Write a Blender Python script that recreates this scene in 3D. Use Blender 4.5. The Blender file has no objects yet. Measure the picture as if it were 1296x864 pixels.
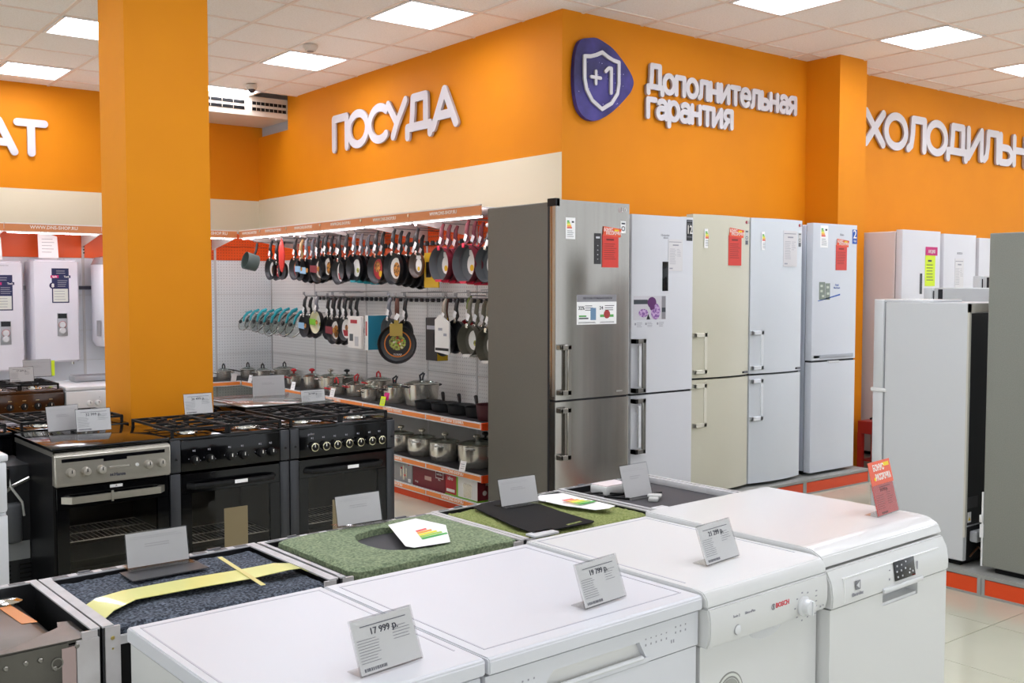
import bpy, bmesh, math, random
from math import sin, cos, pi, radians as R, atan
from mathutils import Vector as V, Matrix
random.seed(7)
SC = bpy.context.scene
COL = SC.collection

# ---------------------------------------------------------------- camera, world, exposure
cam = bpy.data.objects.new('camera', bpy.data.cameras.new('camera'))
COL.objects.link(cam)
cam.data.sensor_width = 36
cam.data.lens = 36 * 1302 / 1296
cam.data.clip_end = 100
cam.location = (0, 0, 1.6)
cam.rotation_euler = (pi / 2 - atan(68 / 1302), 0, -R(37.6))
SC.camera = cam
world = bpy.data.worlds.new('world')
SC.world = world
world.use_nodes = True
wbg = world.node_tree.nodes['Background']
wbg.inputs[0].default_value = (0.90, 0.95, 1.0, 1)
wbg.inputs[1].default_value = 1.15
SC.view_settings.view_transform = 'Standard'
SC.view_settings.look = 'None'
SC.view_settings.gamma = 1
SC.view_settings.use_curve_mapping = False
SC.view_settings.exposure = 0.2
LAMP = 16.5
STRIP = 16.0

# ---------------------------------------------------------------- materials
def lin(h):
    if isinstance(h, str):
        h = h.lstrip('#')
        c = [int(h[i:i + 2], 16) / 255 for i in (0, 2, 4)]
        return tuple(x / 12.92 if x <= .04045 else ((x + .055) / 1.055) ** 2.4 for x in c) + (1,)
    return tuple(h) + (1,)
MC = {}
def M(name, color='#ffffff', rough=.5, metal=0, emit=0, coat=0, alpha=1, spec=.5):
    if name in MC: return MC[name]
    m = bpy.data.materials.new(name); m.use_nodes = True
    b = m.node_tree.nodes['Principled BSDF']
    b.inputs['Base Color'].default_value = lin(color)
    b.inputs['Roughness'].default_value = rough
    b.inputs['Metallic'].default_value = metal
    b.inputs['Coat Weight'].default_value = coat
    b.inputs['Specular IOR Level'].default_value = spec
    if emit:
        b.inputs['Emission Color'].default_value = lin(color)
        b.inputs['Emission Strength'].default_value = emit
    if alpha < 1: b.inputs['Alpha'].default_value = alpha
    MC[name] = m
    return m
def nd(m, t, **k):
    n = m.node_tree.nodes.new(t)
    for a, v in k.items(): setattr(n, a, v)
    return n
def L(m, a, b): m.node_tree.links.new(a, b)
def noisy(m, c2, scale=8, detail=4, lo=.4, hi=.6, bump=0, stretch=(1, 1, 1), rough2=None, dist=.002):
    """colour varied by noise in object space, with fine relief"""
    b = m.node_tree.nodes['Principled BSDF']
    tc = nd(m, 'ShaderNodeTexCoord'); mp = nd(m, 'ShaderNodeMapping')
    mp.inputs['Scale'].default_value = stretch
    L(m, tc.outputs['Object'], mp.inputs['Vector'])
    n = nd(m, 'ShaderNodeTexNoise'); n.inputs['Scale'].default_value = scale; n.inputs['Detail'].default_value = detail
    L(m, mp.outputs[0], n.inputs['Vector'])
    r = nd(m, 'ShaderNodeValToRGB')
    r.color_ramp.elements[0].position = lo; r.color_ramp.elements[1].position = hi
    r.color_ramp.elements[0].color = b.inputs['Base Color'].default_value[:]
    r.color_ramp.elements[1].color = lin(c2)
    L(m, n.outputs['Fac'], r.inputs[0]); L(m, r.outputs[0], b.inputs['Base Color'])
    if bump:
        bp = nd(m, 'ShaderNodeBump'); bp.inputs['Strength'].default_value = bump; bp.inputs['Distance'].default_value = dist
        L(m, n.outputs['Fac'], bp.inputs['Height']); L(m, bp.outputs[0], b.inputs['Normal'])
    return m
def pegs(name, color, hole, axis):
    m = M(name, color, .45)
    b = m.node_tree.nodes['Principled BSDF']
    tc = nd(m, 'ShaderNodeTexCoord'); sp = nd(m, 'ShaderNodeSeparateXYZ')
    L(m, tc.outputs['Object'], sp.inputs[0])
    def cell(out):
        a = nd(m, 'ShaderNodeMath', operation='DIVIDE'); a.inputs[1].default_value = .03
        L(m, out, a.inputs[0])
        f = nd(m, 'ShaderNodeMath', operation='FRACT'); L(m, a.outputs[0], f.inputs[0])
        s = nd(m, 'ShaderNodeMath', operation='SUBTRACT'); s.inputs[1].default_value = .5; L(m, f.outputs[0], s.inputs[0])
        p = nd(m, 'ShaderNodeMath', operation='POWER'); p.inputs[1].default_value = 2
        ab = nd(m, 'ShaderNodeMath', operation='ABSOLUTE'); L(m, s.outputs[0], ab.inputs[0]); L(m, ab.outputs[0], p.inputs[0])
        return p.outputs[0]
    u = cell(sp.outputs[axis]); v = cell(sp.outputs[2])
    ad = nd(m, 'ShaderNodeMath', operation='ADD'); L(m, u, ad.inputs[0]); L(m, v, ad.inputs[1])
    lt = nd(m, 'ShaderNodeMath', operation='LESS_THAN'); lt.inputs[1].default_value = .03; L(m, ad.outputs[0], lt.inputs[0])
    mx = nd(m, 'ShaderNodeMix', data_type='RGBA')
    mx.inputs[6].default_value = lin(color); mx.inputs[7].default_value = lin(hole)
    L(m, lt.outputs[0], mx.inputs[0]); L(m, mx.outputs[2], b.inputs['Base Color'])
    return m
def glassy(name, tint, ior=1.45, rough=.02):
    m = bpy.data.materials.new(name); m.use_nodes = True
    nt = m.node_tree; nt.nodes.clear()
    o = nd(m, 'ShaderNodeOutputMaterial'); t = nd(m, 'ShaderNodeBsdfTransparent'); g = nd(m, 'ShaderNodeBsdfGlossy')
    t.inputs[0].default_value = lin(tint); g.inputs['Roughness'].default_value = rough
    lw = nd(m, 'ShaderNodeLayerWeight'); lw.inputs[0].default_value = .5
    pw = nd(m, 'ShaderNodeMath', operation='POWER'); pw.inputs[1].default_value = 4; L(m, lw.outputs['Facing'], pw.inputs[0])
    f = nd(m, 'ShaderNodeMath', operation='MULTIPLY_ADD'); f.inputs[1].default_value = .6; f.inputs[2].default_value = (ior - 1) * .025; L(m, pw.outputs[0], f.inputs[0])
    x = nd(m, 'ShaderNodeMixShader')
    L(m, f.outputs[0], x.inputs[0]); L(m, t.outputs[0], x.inputs[1]); L(m, g.outputs[0], x.inputs[2]); L(m, x.outputs[0], o.inputs[0])
    MC[name] = m
    return m

orange = noisy(M('orange_paint', '#e38a05', .65, spec=.25), '#df8605', 3, 3, .3, .7)
orange_p = noisy(M('orange_paint_pillar', '#e18d08', .65, spec=.25), '#dd8908', 3, 3, .3, .7)
cream = M('cream_paint', '#e3d7bb', .6)
white_paint = M('white_paint', '#e8e6e2', .6)
tile_m = noisy(M('ceiling_tile', '#f7f3ee', .9), '#ebe5dd', 90, 3, .45, .75, bump=.25, dist=.001)
grid_m = M('ceiling_grid', '#ecdcd0', .6)
floor_m = noisy(M('floor_tile', '#c6c6b2', .13), '#cdccb8', 2.5, 5, .3, .7)
grout = M('floor_grout', '#a8a18d', .7)
white = M('white_enamel', '#dedfe2', .22, coat=.25)
white2 = M('white_plastic', '#dbdbda', .3)
whitef = M('white_fridge', '#d6d8de', .28)
whitec = M('cool_white_fridge', '#d9dee3', .26)
beige = M('beige_fridge', '#d3cfbb', .3)
pinkw = M('pale_fridge_side', '#ddd2d0', .4)
gap_m = M('dark_gap', '#14141c', .6)
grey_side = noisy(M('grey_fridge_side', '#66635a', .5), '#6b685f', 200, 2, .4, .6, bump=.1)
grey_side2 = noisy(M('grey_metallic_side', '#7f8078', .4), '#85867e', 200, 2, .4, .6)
steel_door = noisy(M('brushed_steel_door', '#aba7a1', .2, .94), '#a39f99', 6, 2, .2, .8, stretch=(6, 6, .15))
chrome = M('chrome', '#e4e2dc', .12, 1)
pot_steel = M('pot_steel', '#e2ddd2', .24, .82)
steel = M('steel', '#b9b6ae', .3, .9)
galv = noisy(M('galvanised_steel', '#c9c8ca', .42, .1), '#b9b8ba', 15, 4, .35, .65)
galv_l = noisy(M('pale_zinc_strip', '#cfcccd', .4, .1), '#bdb8b8', 10, 3, .35, .65)
tub_m = noisy(M('tub_steel', '#6d6a64', .32, .9), '#5b5853', 8, 4, .3, .7)
black = M('black_plastic', '#0c0c0e', .4, spec=.3)
black_e = M('black_enamel', '#08080a', .10, spec=.35)
matte_b = M('matte_black', '#131314', .75, spec=.2)
iron = M('cast_iron', '#0f0f11', .5, spec=.3)
glassdark = glassy('oven_glass', '#e2dfdb', 1.9)
acryl = glassy('acrylic_glass', '#f2f2f2', 1.45)
acryl_d = glassy('clear_lid_glass', '#d8dedc', 1.5)
paper = M('paper', '#f7f6f6', .5)
paper_back = M('paper_back', '#e3e1e2', .6)
ink = M('ink', '#3c3c48', .6)
ink_l = M('pale_ink', '#9a99a2', .6)
red_card = M('red_card', '#d8392c', .35)
or_card = M('orange_card', '#e4552c', .35)
yellow = M('yellow_print', '#f2d21c', .5)
lime = M('lime_card', '#d3ea1a', .5)
magenta = M('magenta_card', '#c4166e', .5)
sign_w = M('sign_letter_face', '#d4d0d3', .45)
sign_s = M('sign_letter_side', '#b9b2b4', .5)
strip_o = M('orange_strip', '#ef8a3e', .4)
kick_o = M('orange_kick_plate', '#e2470e', .4)
white_l = M('white_lettering', '#f5f0ea', .5)
steel_grey = M('graphite_panel', '#3c3d41', .35, .4)

# ---------------------------------------------------------------- geometry helpers
class G:
    def __init__(s): s.bm = bmesh.new(); s.mi = 0
    def _f(s, vs, smooth=False):
        try: f = s.bm.faces.new(vs)
        except ValueError: return None
        f.material_index = s.mi; f.smooth = smooth
        return f
    def box(s, x0, x1, y0, y1, z0, z1, bev=0, seg=2):
        c = [(x0, y0, z0), (x1, y0, z0), (x1, y1, z0), (x0, y1, z0), (x0, y0, z1), (x1, y0, z1), (x1, y1, z1), (x0, y1, z1)]
        v = [s.bm.verts.new(p) for p in c]
        fs = [s._f([v[i] for i in q]) for q in ((3, 2, 1, 0), (4, 5, 6, 7), (0, 1, 5, 4), (1, 2, 6, 5), (2, 3, 7, 6), (3, 0, 4, 7))]
        if bev:
            es = list({e for f in fs for e in f.edges})
            r = bmesh.ops.bevel(s.bm, geom=es, offset=bev, segments=seg, profile=.5, affect='EDGES')
            for f in r['faces']: f.smooth = True; f.material_index = s.mi
        return s
    def quad(s, *p): s._f([s.bm.verts.new(q) for q in p]); return s
    def prism(s, pts, ax, a, b, smooth=False):
        """polygon pts in the plane perpendicular to axis ax, extruded from a to b"""
        def P(p, t):
            return {'x': (t, p[0], p[1]), 'y': (p[0], t, p[1]), 'z': (p[0], p[1], t)}[ax]
        A = [s.bm.verts.new(P(p, a)) for p in pts]; B = [s.bm.verts.new(P(p, b)) for p in pts]
        n = len(pts)
        s._f(A[::-1]); s._f(B)
        for i in range(n): s._f([A[i], A[(i + 1) % n], B[(i + 1) % n], B[i]], smooth)
        return s
    def lathe(s, prof, c=(0, 0, 0), n=24, ax='z', cap=True):
        rings = []
        for r, h in prof:
            ring = []
            for k in range(n):
                a = 2 * pi * k / n; u, w = r * cos(a), r * sin(a)
                p = {'z': (u, w, h), 'x': (h, u, w), 'y': (u, h, w)}[ax]
                ring.append(s.bm.verts.new((c[0] + p[0], c[1] + p[1], c[2] + p[2])))
            rings.append(ring)
        for A, B in zip(rings, rings[1:]):
            for k in range(n): s._f([A[k], A[(k + 1) % n], B[(k + 1) % n], B[k]], True)
        if cap: s._f(rings[0][::-1]); s._f(rings[-1])
        return s
    def cyl(s, c, r, h, ax='z', n=20, r2=None): return s.lathe([(r, 0), (r if r2 is None else r2, h)], c, n, ax)
    def tube(s, pts, r, n=8, flat=1, closed=False):
        pts = [V(p) for p in pts]; rings = []; m = len(pts)
        side = None
        for i, p in enumerate(pts):
            t = ((pts[(i + 1) % m] - pts[i - 1]) if closed or 0 < i < m - 1 else (pts[1] - pts[0] if i == 0 else pts[-1] - pts[-2])).normalized()
            if side is None: side = t.cross(V((0, 0, 1)) if abs(t.z) < .9 else V((0, 1, 0))).normalized()
            side = (side - t * side.dot(t)).normalized(); up = t.cross(side)
            rr = r[i] if isinstance(r, (list, tuple)) else r
            rings.append([s.bm.verts.new(p + side * rr * cos(2 * pi * k / n) + up * rr * flat * sin(2 * pi * k / n)) for k in range(n)])
        prs = list(zip(rings, rings[1:])) + ([(rings[-1], rings[0])] if closed else [])
        for A, B in prs:
            for k in range(n): s._f([A[k], A[(k + 1) % n], B[(k + 1) % n], B[k]], True)
        if not closed: s._f(rings[0][::-1]); s._f(rings[-1])
        return s
    def ball(s, c, r, n=12, sq=(1, 1, 1)):
        prof = [(max(1e-4, sin(pi * k / 8)), -cos(pi * k / 8)) for k in range(9)]
        rings = [[s.bm.verts.new((c[0] + a * r * sq[0] * cos(2 * pi * k / n), c[1] + a * r * sq[1] * sin(2 * pi * k / n), c[2] + b * r * sq[2])) for k in range(n)] for a, b in prof]
        for A, B in zip(rings, rings[1:]):
            for k in range(n): s._f([A[k], A[(k + 1) % n], B[(k + 1) % n], B[k]], True)
        return s
    def xf(s, m):
        s.bm.transform(m); return s
    def mesh(s, name, mats):
        me = bpy.data.meshes.new(name)
        bmesh.ops.recalc_face_normals(s.bm, faces=s.bm.faces)
        s.bm.to_mesh(me); s.bm.free()
        me.set_sharp_from_angle(angle=R(38))
        for m in (mats if isinstance(mats, (list, tuple)) else [mats]): me.materials.append(m)
        return me
    def build(s, name, mats, parent=None, label=None, kind=None):
        return link(name, s.mesh(name, mats), parent, label, kind)
def link(name, me, parent=None, label=None, kind=None, loc=None):
    o = bpy.data.objects.new(name, me); COL.objects.link(o)
    if parent is not None: o.parent = parent
    if label: o['label'] = label
    if kind: o['kind'] = kind
    if loc: o.location = loc
    return o
def tag(o, label, cat, group=None):
    o['label'] = label; o['category'] = cat
    if group: o['group'] = group
    return o
def T(name, label, cat, loc=(0, 0, 0), rz=0, group=None):
    o = bpy.data.objects.new(name, None); COL.objects.link(o)
    o.empty_display_size = .1
    o.location = loc; o.rotation_euler = (0, 0, rz)
    return tag(o, label, cat, group)
def struct(name, g, mats, parent=None):
    o = g.build(name, mats, parent)
    if parent is None: o['kind'] = 'structure'
    return o
def dup(root, loc, rz, label):
    r = root.copy(); COL.objects.link(r); r.location = loc; r.rotation_euler = (0, 0, rz); r['label'] = label
    def rec(a, b):
        for ch in [c for c in KIDS[a.name]]:
            c = ch.copy(); COL.objects.link(c); c.parent = b
            if ch.name in KIDS: rec(ch, c)
    rec(root, r)
    return r
KIDS = {}
def note(root):
    for o in COL.objects:
        pass
    def rec(a):
        ch = [c for c in COL.objects if c.parent == a]
        if ch: KIDS[a.name] = ch
        for c in ch: rec(c)
    rec(root)
    return root
def text(s, h, loc, mat, parent, name='lettering', facing='-y', ext=.0006, align='CENTER', bold=0, slant=0, wide=1.0, label=None, roll=0):
    cu = bpy.data.curves.new('t', 'FONT'); cu.body = s; cu.size = h * 1.38; cu.extrude = ext; cu.align_x = align
    cu.offset = bold; cu.shear = slant; cu.resolution_u = 2
    o = bpy.data.objects.new('t', cu)
    me = bpy.data.meshes.new_from_object(o)
    bpy.data.objects.remove(o)
    rot = {'-y': Matrix.Rotation(pi / 2, 4, 'X'), '+z': Matrix.Identity(4),
           '-x': Matrix.Rotation(-pi / 2, 4, 'Z') @ Matrix.Rotation(pi / 2, 4, 'X')}[facing]
    me.transform(Matrix.Translation(V(loc)) @ rot @ Matrix.Rotation(roll, 4, 'Z') @ Matrix.Diagonal((wide, 1, 1, 1)))
    me.materials.clear(); me.materials.append(mat)
    return link(name, me, parent, label)

# ---------------------------------------------------------------- setting
CZ = 3.57; YA = 5.65; XA = 4.80; YF = 10.85
# floor: slab with tiles built where they can be told apart
g = G(); g.box(-4, 15, -4, 11.5, -.12, -.006); floor = struct('floor', g, grout)
fm = G().box(.002, .598, .002, .598, -.006, 0).mesh('floor_tile', floor_m)
FX0, FY0 = 1.74, .62
nt = 0
for i in range(0, 15):
    for j in range(0, 10):
        x, y = FX0 + i * .6, FY0 + j * .6
        if y < .5 or (x > 8.4 and y > 5): continue
        link('floor_tile', fm, floor, loc=(x, y, 0)); nt += 1
g = G()
for (a, b, c, d) in ((-4, 1.738, -4, 11.5), (10.742, 15, -4, 11.5), (1.738, 10.742, -4, .618), (1.738, 10.742, 6.622, 11.5)):
    g.box(a, b, c, d, -.006, 0)
o = g.build('floor_surface', floor_m, floor)

# ceiling: suspended tiles in a T-bar grid, square lamps in some of the cells
DX, DY, CX0, CY0 = .593, .63, .25, -1.47
def cell(i, j): return CX0 + i * DX, CY0 + j * DY      # lower left corner
lamps = {(6, 12), (6, 15), (9, 9), (12, 9), (15, 9), (3, 15), (3, 18), (6, 18), (3, 6), (6, 6), (9, 6), (12, 6), (15, 6), (3, 9), (18, 9), (3, 3), (6, 3), (9, 3), (12, 3), (0, 6), (0, 9), (0, 12), (0, 15), (18, 6), (0, 18)}
g = G(); g.box(-4, 15, -4, 11.5, CZ + .13, CZ + .2); ceil = struct('ceiling', g, white_paint)
tm = G().box(.012, DX - .012, .012, DY - .012, CZ + .006, CZ + .02).mesh('ceiling_tile', tile_m)
far_tiles = G()
for i in range(-2, 21):
    for j in range(0, 20):
        x, y = cell(i, j)
        if (i, j) in lamps: continue
        if x > XA and y > YA: continue
        if j >= 18 and i >= 5: continue
        if 1 <= i <= 17 and j >= 8 and not (i < 3 and j < 14):
            link('ceiling_tile', tm, ceil, loc=(x, y, random.choice((0, 0, .002))))
        else:
            far_tiles.box(x + .012, x + DX - .012, y + .012, y + DY - .012, CZ + .006, CZ + .02)
far_tiles.build('ceiling_tile_field', tile_m, ceil, kind='stuff')
g = G()
for i in range(-2, 22):
    x = CX0 + i * DX; g.box(x - .012, x + .012, -3, YF if x < XA + .1 else YA + .05, CZ, CZ + .03)
for j in range(0, 21):
    y = CY0 + j * DY; g.box(-2, XA if y > YA else 14.5, y - .012, y + .012, CZ + .001, CZ + .03)
g.build('ceiling_grid', grid_m, ceil)
lamp_e = M('lamp_tube', '#f0f3ff', .5, emit=LAMP)
lamp_r = M('lamp_reflector', '#f2f2f2', .3)
def mk_lamp():
    t = T('ceiling_light', '', 'light', group='square ceiling lights')
    g = G()
    for a in (0, 1):
        g.box((0, DX - .05)[a], (.02, DX - .03)[a], 0, DY - .03, -.004, .05); g.box(0, DX - .03, (0, DY - .05)[a], (.02, DY - .03)[a], -.004, .05)
    g.box(0, DX - .03, 0, DY - .03, .05, .055)
    g.build('lamp_frame', lamp_r, t)
    for k in range(4):
        x = .035 + k * .131
        G().box(x + .012, x + .105, .03, DY - .06, .012, .03, .008, 1).build('lamp_tube', lamp_e, t)
    g = G()
    for k in range(5):
        x = .03 + k * .131 - .012
        g.box(x, x + .008, .02, DY - .05, 0, .035)
    g.build('louvre', lamp_r, t)
    return note(t)
l0 = mk_lamp()
LL = {(9, 9): 'square ceiling light at the top edge nearest the shield emblem', (12, 9): 'square ceiling light in front of the orange column', (15, 9): 'square ceiling light cut by the right edge of the photo',
      (6, 12): 'square ceiling light above the left wall lettering, nearest the camera', (6, 15): 'square ceiling light beside the round smoke detector', (6, 18): 'square ceiling light behind the dome camera by the air vent',
      (3, 15): 'square ceiling light cut by the left side of the orange pillar', (3, 18): 'square ceiling light at the far left, close to the back wall'}
first = True
for (i, j) in sorted(lamps):
    x, y = cell(i, j)
    if x > XA - .3 and y > YA: continue
    lab = LL.get((i, j), 'square louvred ceiling light over the shop aisles outside the photo')
    if j == 18: y -= .0 if i == 3 else .05
    if first: l0.location = (x + .015, y + .015, CZ); l0['label'] = lab; first = False
    else: dup(l0, (x + .015, y + .015, CZ), 0, lab)

# walls
g = G(); g.mi = 0
g.prism([(YA, 0), (YF + .1, 0), (YF + .1, 3.26), (10.1, 3.26), (10.1, CZ + .1), (YA, CZ + .1)], 'x', XA + .001, XA + .1)
struct('wall_left', g, orange)
g = G(); g.box(XA - .002, XA + .001, YA, YF, 0, 2.57); o = g.build('cream_band', cream, bpy.data.objects['wall_left'])
g = G(); g.box(XA + .1, 15, YA, YA + .1, 0, CZ + .1); g.box(XA, XA + .1, YA - .001, YA + .1, 0, CZ + .1); struct('wall_right', g, orange)
g = G(); g.box(7.61, 8.0, 5.31, YA, 0, CZ + .1); struct('wall_column', g, orange)
g = G(); g.box(-4, XA + 1, YF, YF + .1, 0, CZ + .1); wb = struct('wall_back', g, orange)
G().box(-4, XA, YF - .003, YF, 0, 2.56).build('cream_band', cream, wb)
g = G(); g.box(1.84, 2.325, 5.95, 6.43, 0, CZ + .1); struct('wall_pillar', g, orange_p)
# bulkhead of the air conditioner beyond the notch in the wall
t = T('air_conditioner', 'long cream air conditioner box with dark vent slots under the ceiling', 'air conditioner', (3.35, 10.12, 3.37))
g = G(); g.box(0, XA + .045 - 3.35, 0, .72, 0, .2); g.build('casing', M('ac_casing', '#ded2c2', .5), t)
for (a, b) in ((.02, .98), (1.06, 1.44)):
    for z in (.055, .115):
        G().box(a, b, -.006, 0, z, z + .032).build('vent_slot', black, t)
    g = G()
    for k in range(9): g.box(a + (b - a) * k / 8 - .002, a + (b - a) * k / 8 + .002, -.010, -.004, .055, .147)
    g.build('vent_fin', M('ac_fin', '#c9bba8', .5), t, kind='stuff')
g = G(); g.box(XA + .048, XA + .06, 10.1, YF, 3.2, CZ); g.box(XA + .1, XA + 1.1, 10.1, 10.12, 3.0, CZ); g.box(XA + 1.05, XA + 1.1, 10.1, YF, 3.0, CZ); g.box(XA + .1, XA + 1.1, 10.1, YF, 3.0, 3.02)
struct('trim_1', g, M('duct_grey', '#b4bcc4', .6))

# dome camera and smoke detector
t = T('dome_camera', 'small white dome camera hanging under the ceiling by the vent', 'camera', (4.16, 9.55, CZ))
G().lathe([(.05, 0), (.058, -.02), (.045, -.05)], n=20).build('housing', M('cam_white', '#cfc8bd', .4), t)
G().ball((0, -.01, -.05), .036).build('lens_dome', M('cam_dark', '#2a2b3a', .15), t)
t = T('smoke_detector', 'round white smoke detector on the ceiling', 'smoke detector', (3.88, 7.73, CZ))
G().lathe([(.06, 0), (.06, -.018), (.045, -.035), (.045, -.045), (.02, -.05)], n=24).build('housing', M('det_white', '#d8cfc5', .4), t)
G().lathe([(.03, -.048), (.025, -.052)], n=16).build('sensor_grille', M('det_grey', '#8d8580', .5), t)
# ---------------------------------------------------------------- wall lettering (stroke glyphs, flat faces with rounded ends)
def arc(cx, cy, rx, ry, a0, a1, n=14): return [(cx + rx * cos(R(a0 + (a1 - a0) * k / n)), cy + ry * sin(R(a0 + (a1 - a0) * k / n))) for k in range(n + 1)]
O_ = arc(.42, .5, .42, .5, 0, 360, 28)
GL = {   # glyph: (advance width, strokes) - capital height 1
 'П': (.72, [[(0, 0), (0, 1), (.62, 1), (.62, 0)]]),
 'О': (.95, [O_]),
 'С': (.80, [arc(.42, .5, .42, .5, 48, 312, 22)]),
 'У': (.78, [[(0, 1), (.36, .38)], [(.70, 1), (.36, .38), (.20, 0)]]),
 'Д': (.98, [[(0, -.12), (0, .14), (.86, .14), (.86, -.12)], [(.16, .14), (.20, .55), (.22, 1), (.70, 1), (.70, .14)]]),
 'А': (.90, [[(0, 0), (.40, 1), (.80, 0)], [(.14, .30), (.66, .30)]]),
 'Х': (.82, [[(0, 0), (.70, 1)], [(0, 1), (.70, 0)]]),
 'Л': (.85, [[(0, 0), (.12, .12), (.18, .5), (.20, 1), (.70, 1), (.70, 0)]]),
 'И': (.80, [[(0, 1), (0, 0), (.66, 1), (.66, 0)]]),
 'Ь': (.74, [[(0, 1), (0, 0)], [(0, .55)] + arc(.34, .275, .26, .275, 90, -90, 10) + [(0, 0)]]),
 'Н': (.80, [[(0, 0), (0, 1)], [(.64, 0), (.64, 1)], [(0, .52), (.64, .52)]]),
 'К': (.76, [[(0, 0), (0, 1)], [(.60, 1), (.04, .5), (.64, 0)]]),
 'Т': (.84, [[(0, 1), (.72, 1)], [(.36, 1), (.36, 0)]]),
 '+': (.50, [[(0, .42), (.38, .42)], [(.19, .22), (.19, .62)]]),
 '1': (.40, [[(0, .82), (.10, .95), (.28, .95), (.28, 0)]]),
}
X_ = .70  # x-height
o_ = arc(.31, .35, .31, .35, 0, 360, 24)
GL.update({
 'о': (.78, [o_]),
 'п': (.72, [[(0, 0), (0, .7), (.5, .7), (.5, 0)]]),
 'л': (.74, [[(0, 0), (.10, .08), (.14, .7), (.54, .7), (.54, 0)]]),
 'н': (.72, [[(0, 0), (0, .7)], [(.5, 0), (.5, .7)], [(0, .36), (.5, .36)]]),
 'и': (.74, [[(0, .7), (0, 0), (.52, .7), (.52, 0)]]),
 'т': (.68, [[(0, .7), (.54, .7)], [(.27, .7), (.27, 0)]]),
 'е': (.76, [[(.02, .36), (.60, .36)] + arc(.31, .35, .29, .35, 0, 315, 20)]),
 'ь': (.66, [[(0, .7), (0, 0)], [(0, .38)] + arc(.27, .19, .2, .19, 90, -90, 8) + [(0, 0)]]),
 'а': (.70, [arc(.27, .45, .25, .25, 140, 0, 8) + [(.52, 0)], [(.52, .38)] + arc(.22, .2, .21, .2, 80, 280, 10) + [(.52, .1)]]),
 'я': (.70, [[(.5, 0), (.5, .7)], [(.5, .7)] + arc(.22, .5, .2, .2, 90, 270, 8) + [(.5, .3)], [(.26, .3), (.02, 0)]]),
 'г': (.58, [[(0, 0), (0, .7), (.44, .7)]]),
 'р': (.74, [[(0, -.28), (0, .7)], arc(.29, .35, .29, .35, 0, 360, 20)]),
})
def ribbon(g, pts, w, y0, y1, st=[0]):
    """one rounded stroke, extruded along y; the flat face looks to -y"""
    for (a, b) in zip(pts, pts[1:]):
        dx, dz = b[0] - a[0], b[1] - a[1]; l = math.hypot(dx, dz)
        if l < 1e-6: continue
        th = math.atan2(dz, dx); poly = []
        for k in range(9): t = th + pi / 2 + pi * k / 8; poly.append((a[0] + w * cos(t), a[1] + w * sin(t)))
        for k in range(9): t = th - pi / 2 + pi * k / 8; poly.append((b[0] + w * cos(t), b[1] + w * sin(t)))
        n = len(poly); st[0] = (st[0] + 1) % 97; yy = y0 - .00003 * st[0]
        A = [g.bm.verts.new((p[0], yy, p[1])) for p in poly]; B = [g.bm.verts.new((p[0], y1 + .00003 * st[0], p[1])) for p in poly]
        g.mi = 0; g._f(A); g.mi = 1
        for i in range(n): g._f([A[i], A[(i + 1) % n], B[(i + 1) % n], B[i]])
def sign(s, x0, width, z0, cap, wt, parent, depth=.018, off=.014, caps=None):
    tot = sum(GL[c][0] for c in s) - (GL[s[-1]][0] - max(p[0] for st in GL[s[-1]][1] for p in st))
    sx = (width - 2 * wt) / tot; x = x0 + wt
    for c in s:
        adv, sts = GL[c]; g = G()
        for st in sts:
            ribbon(g, [(x + p[0] * sx, z0 + wt + p[1] * (cap - 2 * wt)) for p in st], wt, -off - depth, -off)
        me = g.mesh('letter', [sign_w, sign_s])
        link('letter', me, parent); x += adv * sx
t = T('wall_lettering', 'white raised capital lettering about dishes over the pan shelves', 'sign', (XA, 9.06, 2.90), -pi / 2, 'raised lettering on the orange walls')
sign('ПОСУДА', 0, 2.16, .0, .36, .037, t)
t = T('wall_lettering', 'white raised two line lettering about the extra guarantee beside the emblem', 'sign', (5.61, YA, 2.90), 0, 'raised lettering on the orange walls')
sign('Дополнительная', 0, 1.83, .180, .225, .021, t)
sign('гарантия', 0, 1.0, -.02, .225, .021, t)
t = T('wall_lettering', 'white raised capital lettering about refrigerators right of the orange column', 'sign', (8.43, YA, 2.91), 0, 'raised lettering on the orange walls')
sign('ХОЛОДИЛЬНИКИ', 0, 4.05, .0, .36, .037, t)
t = T('wall_lettering', 'white raised letters at the far left edge of the photo', 'sign', (1.99, YF, 2.87), 0, 'raised lettering on the orange walls')
sign('АТ', 0, .615, .0, .36, .036, t)
# emblem
emb = [(5.007, 3.391), (5.085, 3.403), (5.161, 3.385), (5.25, 3.35), (5.34, 3.285), (5.405, 3.225), (5.45, 3.17), (5.463, 3.12), (5.44, 3.065), (5.40, 3.02), (5.34, 2.965), (5.26, 2.90), (5.18, 2.85), (5.10, 2.815), (5.03, 2.809), (4.965, 2.83), (4.915, 2.88), (4.888, 2.96), (4.876, 3.05), (4.875, 3.15), (4.885, 3.25), (4.91, 3.33), (4.95, 3.375)]
def smooth_closed(P, k=4):
    out = []; n = len(P)
    for i in range(n):
        a, b, c, d = P[i - 1], P[i], P[(i + 1) % n], P[(i + 2) % n]
        for j in range(k):
            t = j / k
            out.append(tuple(.5 * (2 * b[q] + (c[q] - a[q]) * t + (2 * a[q] - 5 * b[q] + 4 * c[q] - d[q]) * t * t + (3 * b[q] - a[q] - 3 * c[q] + d[q]) * t ** 3) for q in (0, 1)))
    return out
t = T('shield_emblem', 'dark violet rounded triangle emblem with a white shield and plus one', 'sign', (5.17, YA, 3.1))
pts = [(x - 5.17, z - 3.1) for x, z in smooth_closed(emb)]
vio = M('violet_space', '#2a2458', .5, spec=.3); noisy(vio, '#5a50a8', 3.2, 4, .4, .75)
G().prism(pts, 'y', -.045, -.01).build('plate', vio, t)
g = G()
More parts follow.
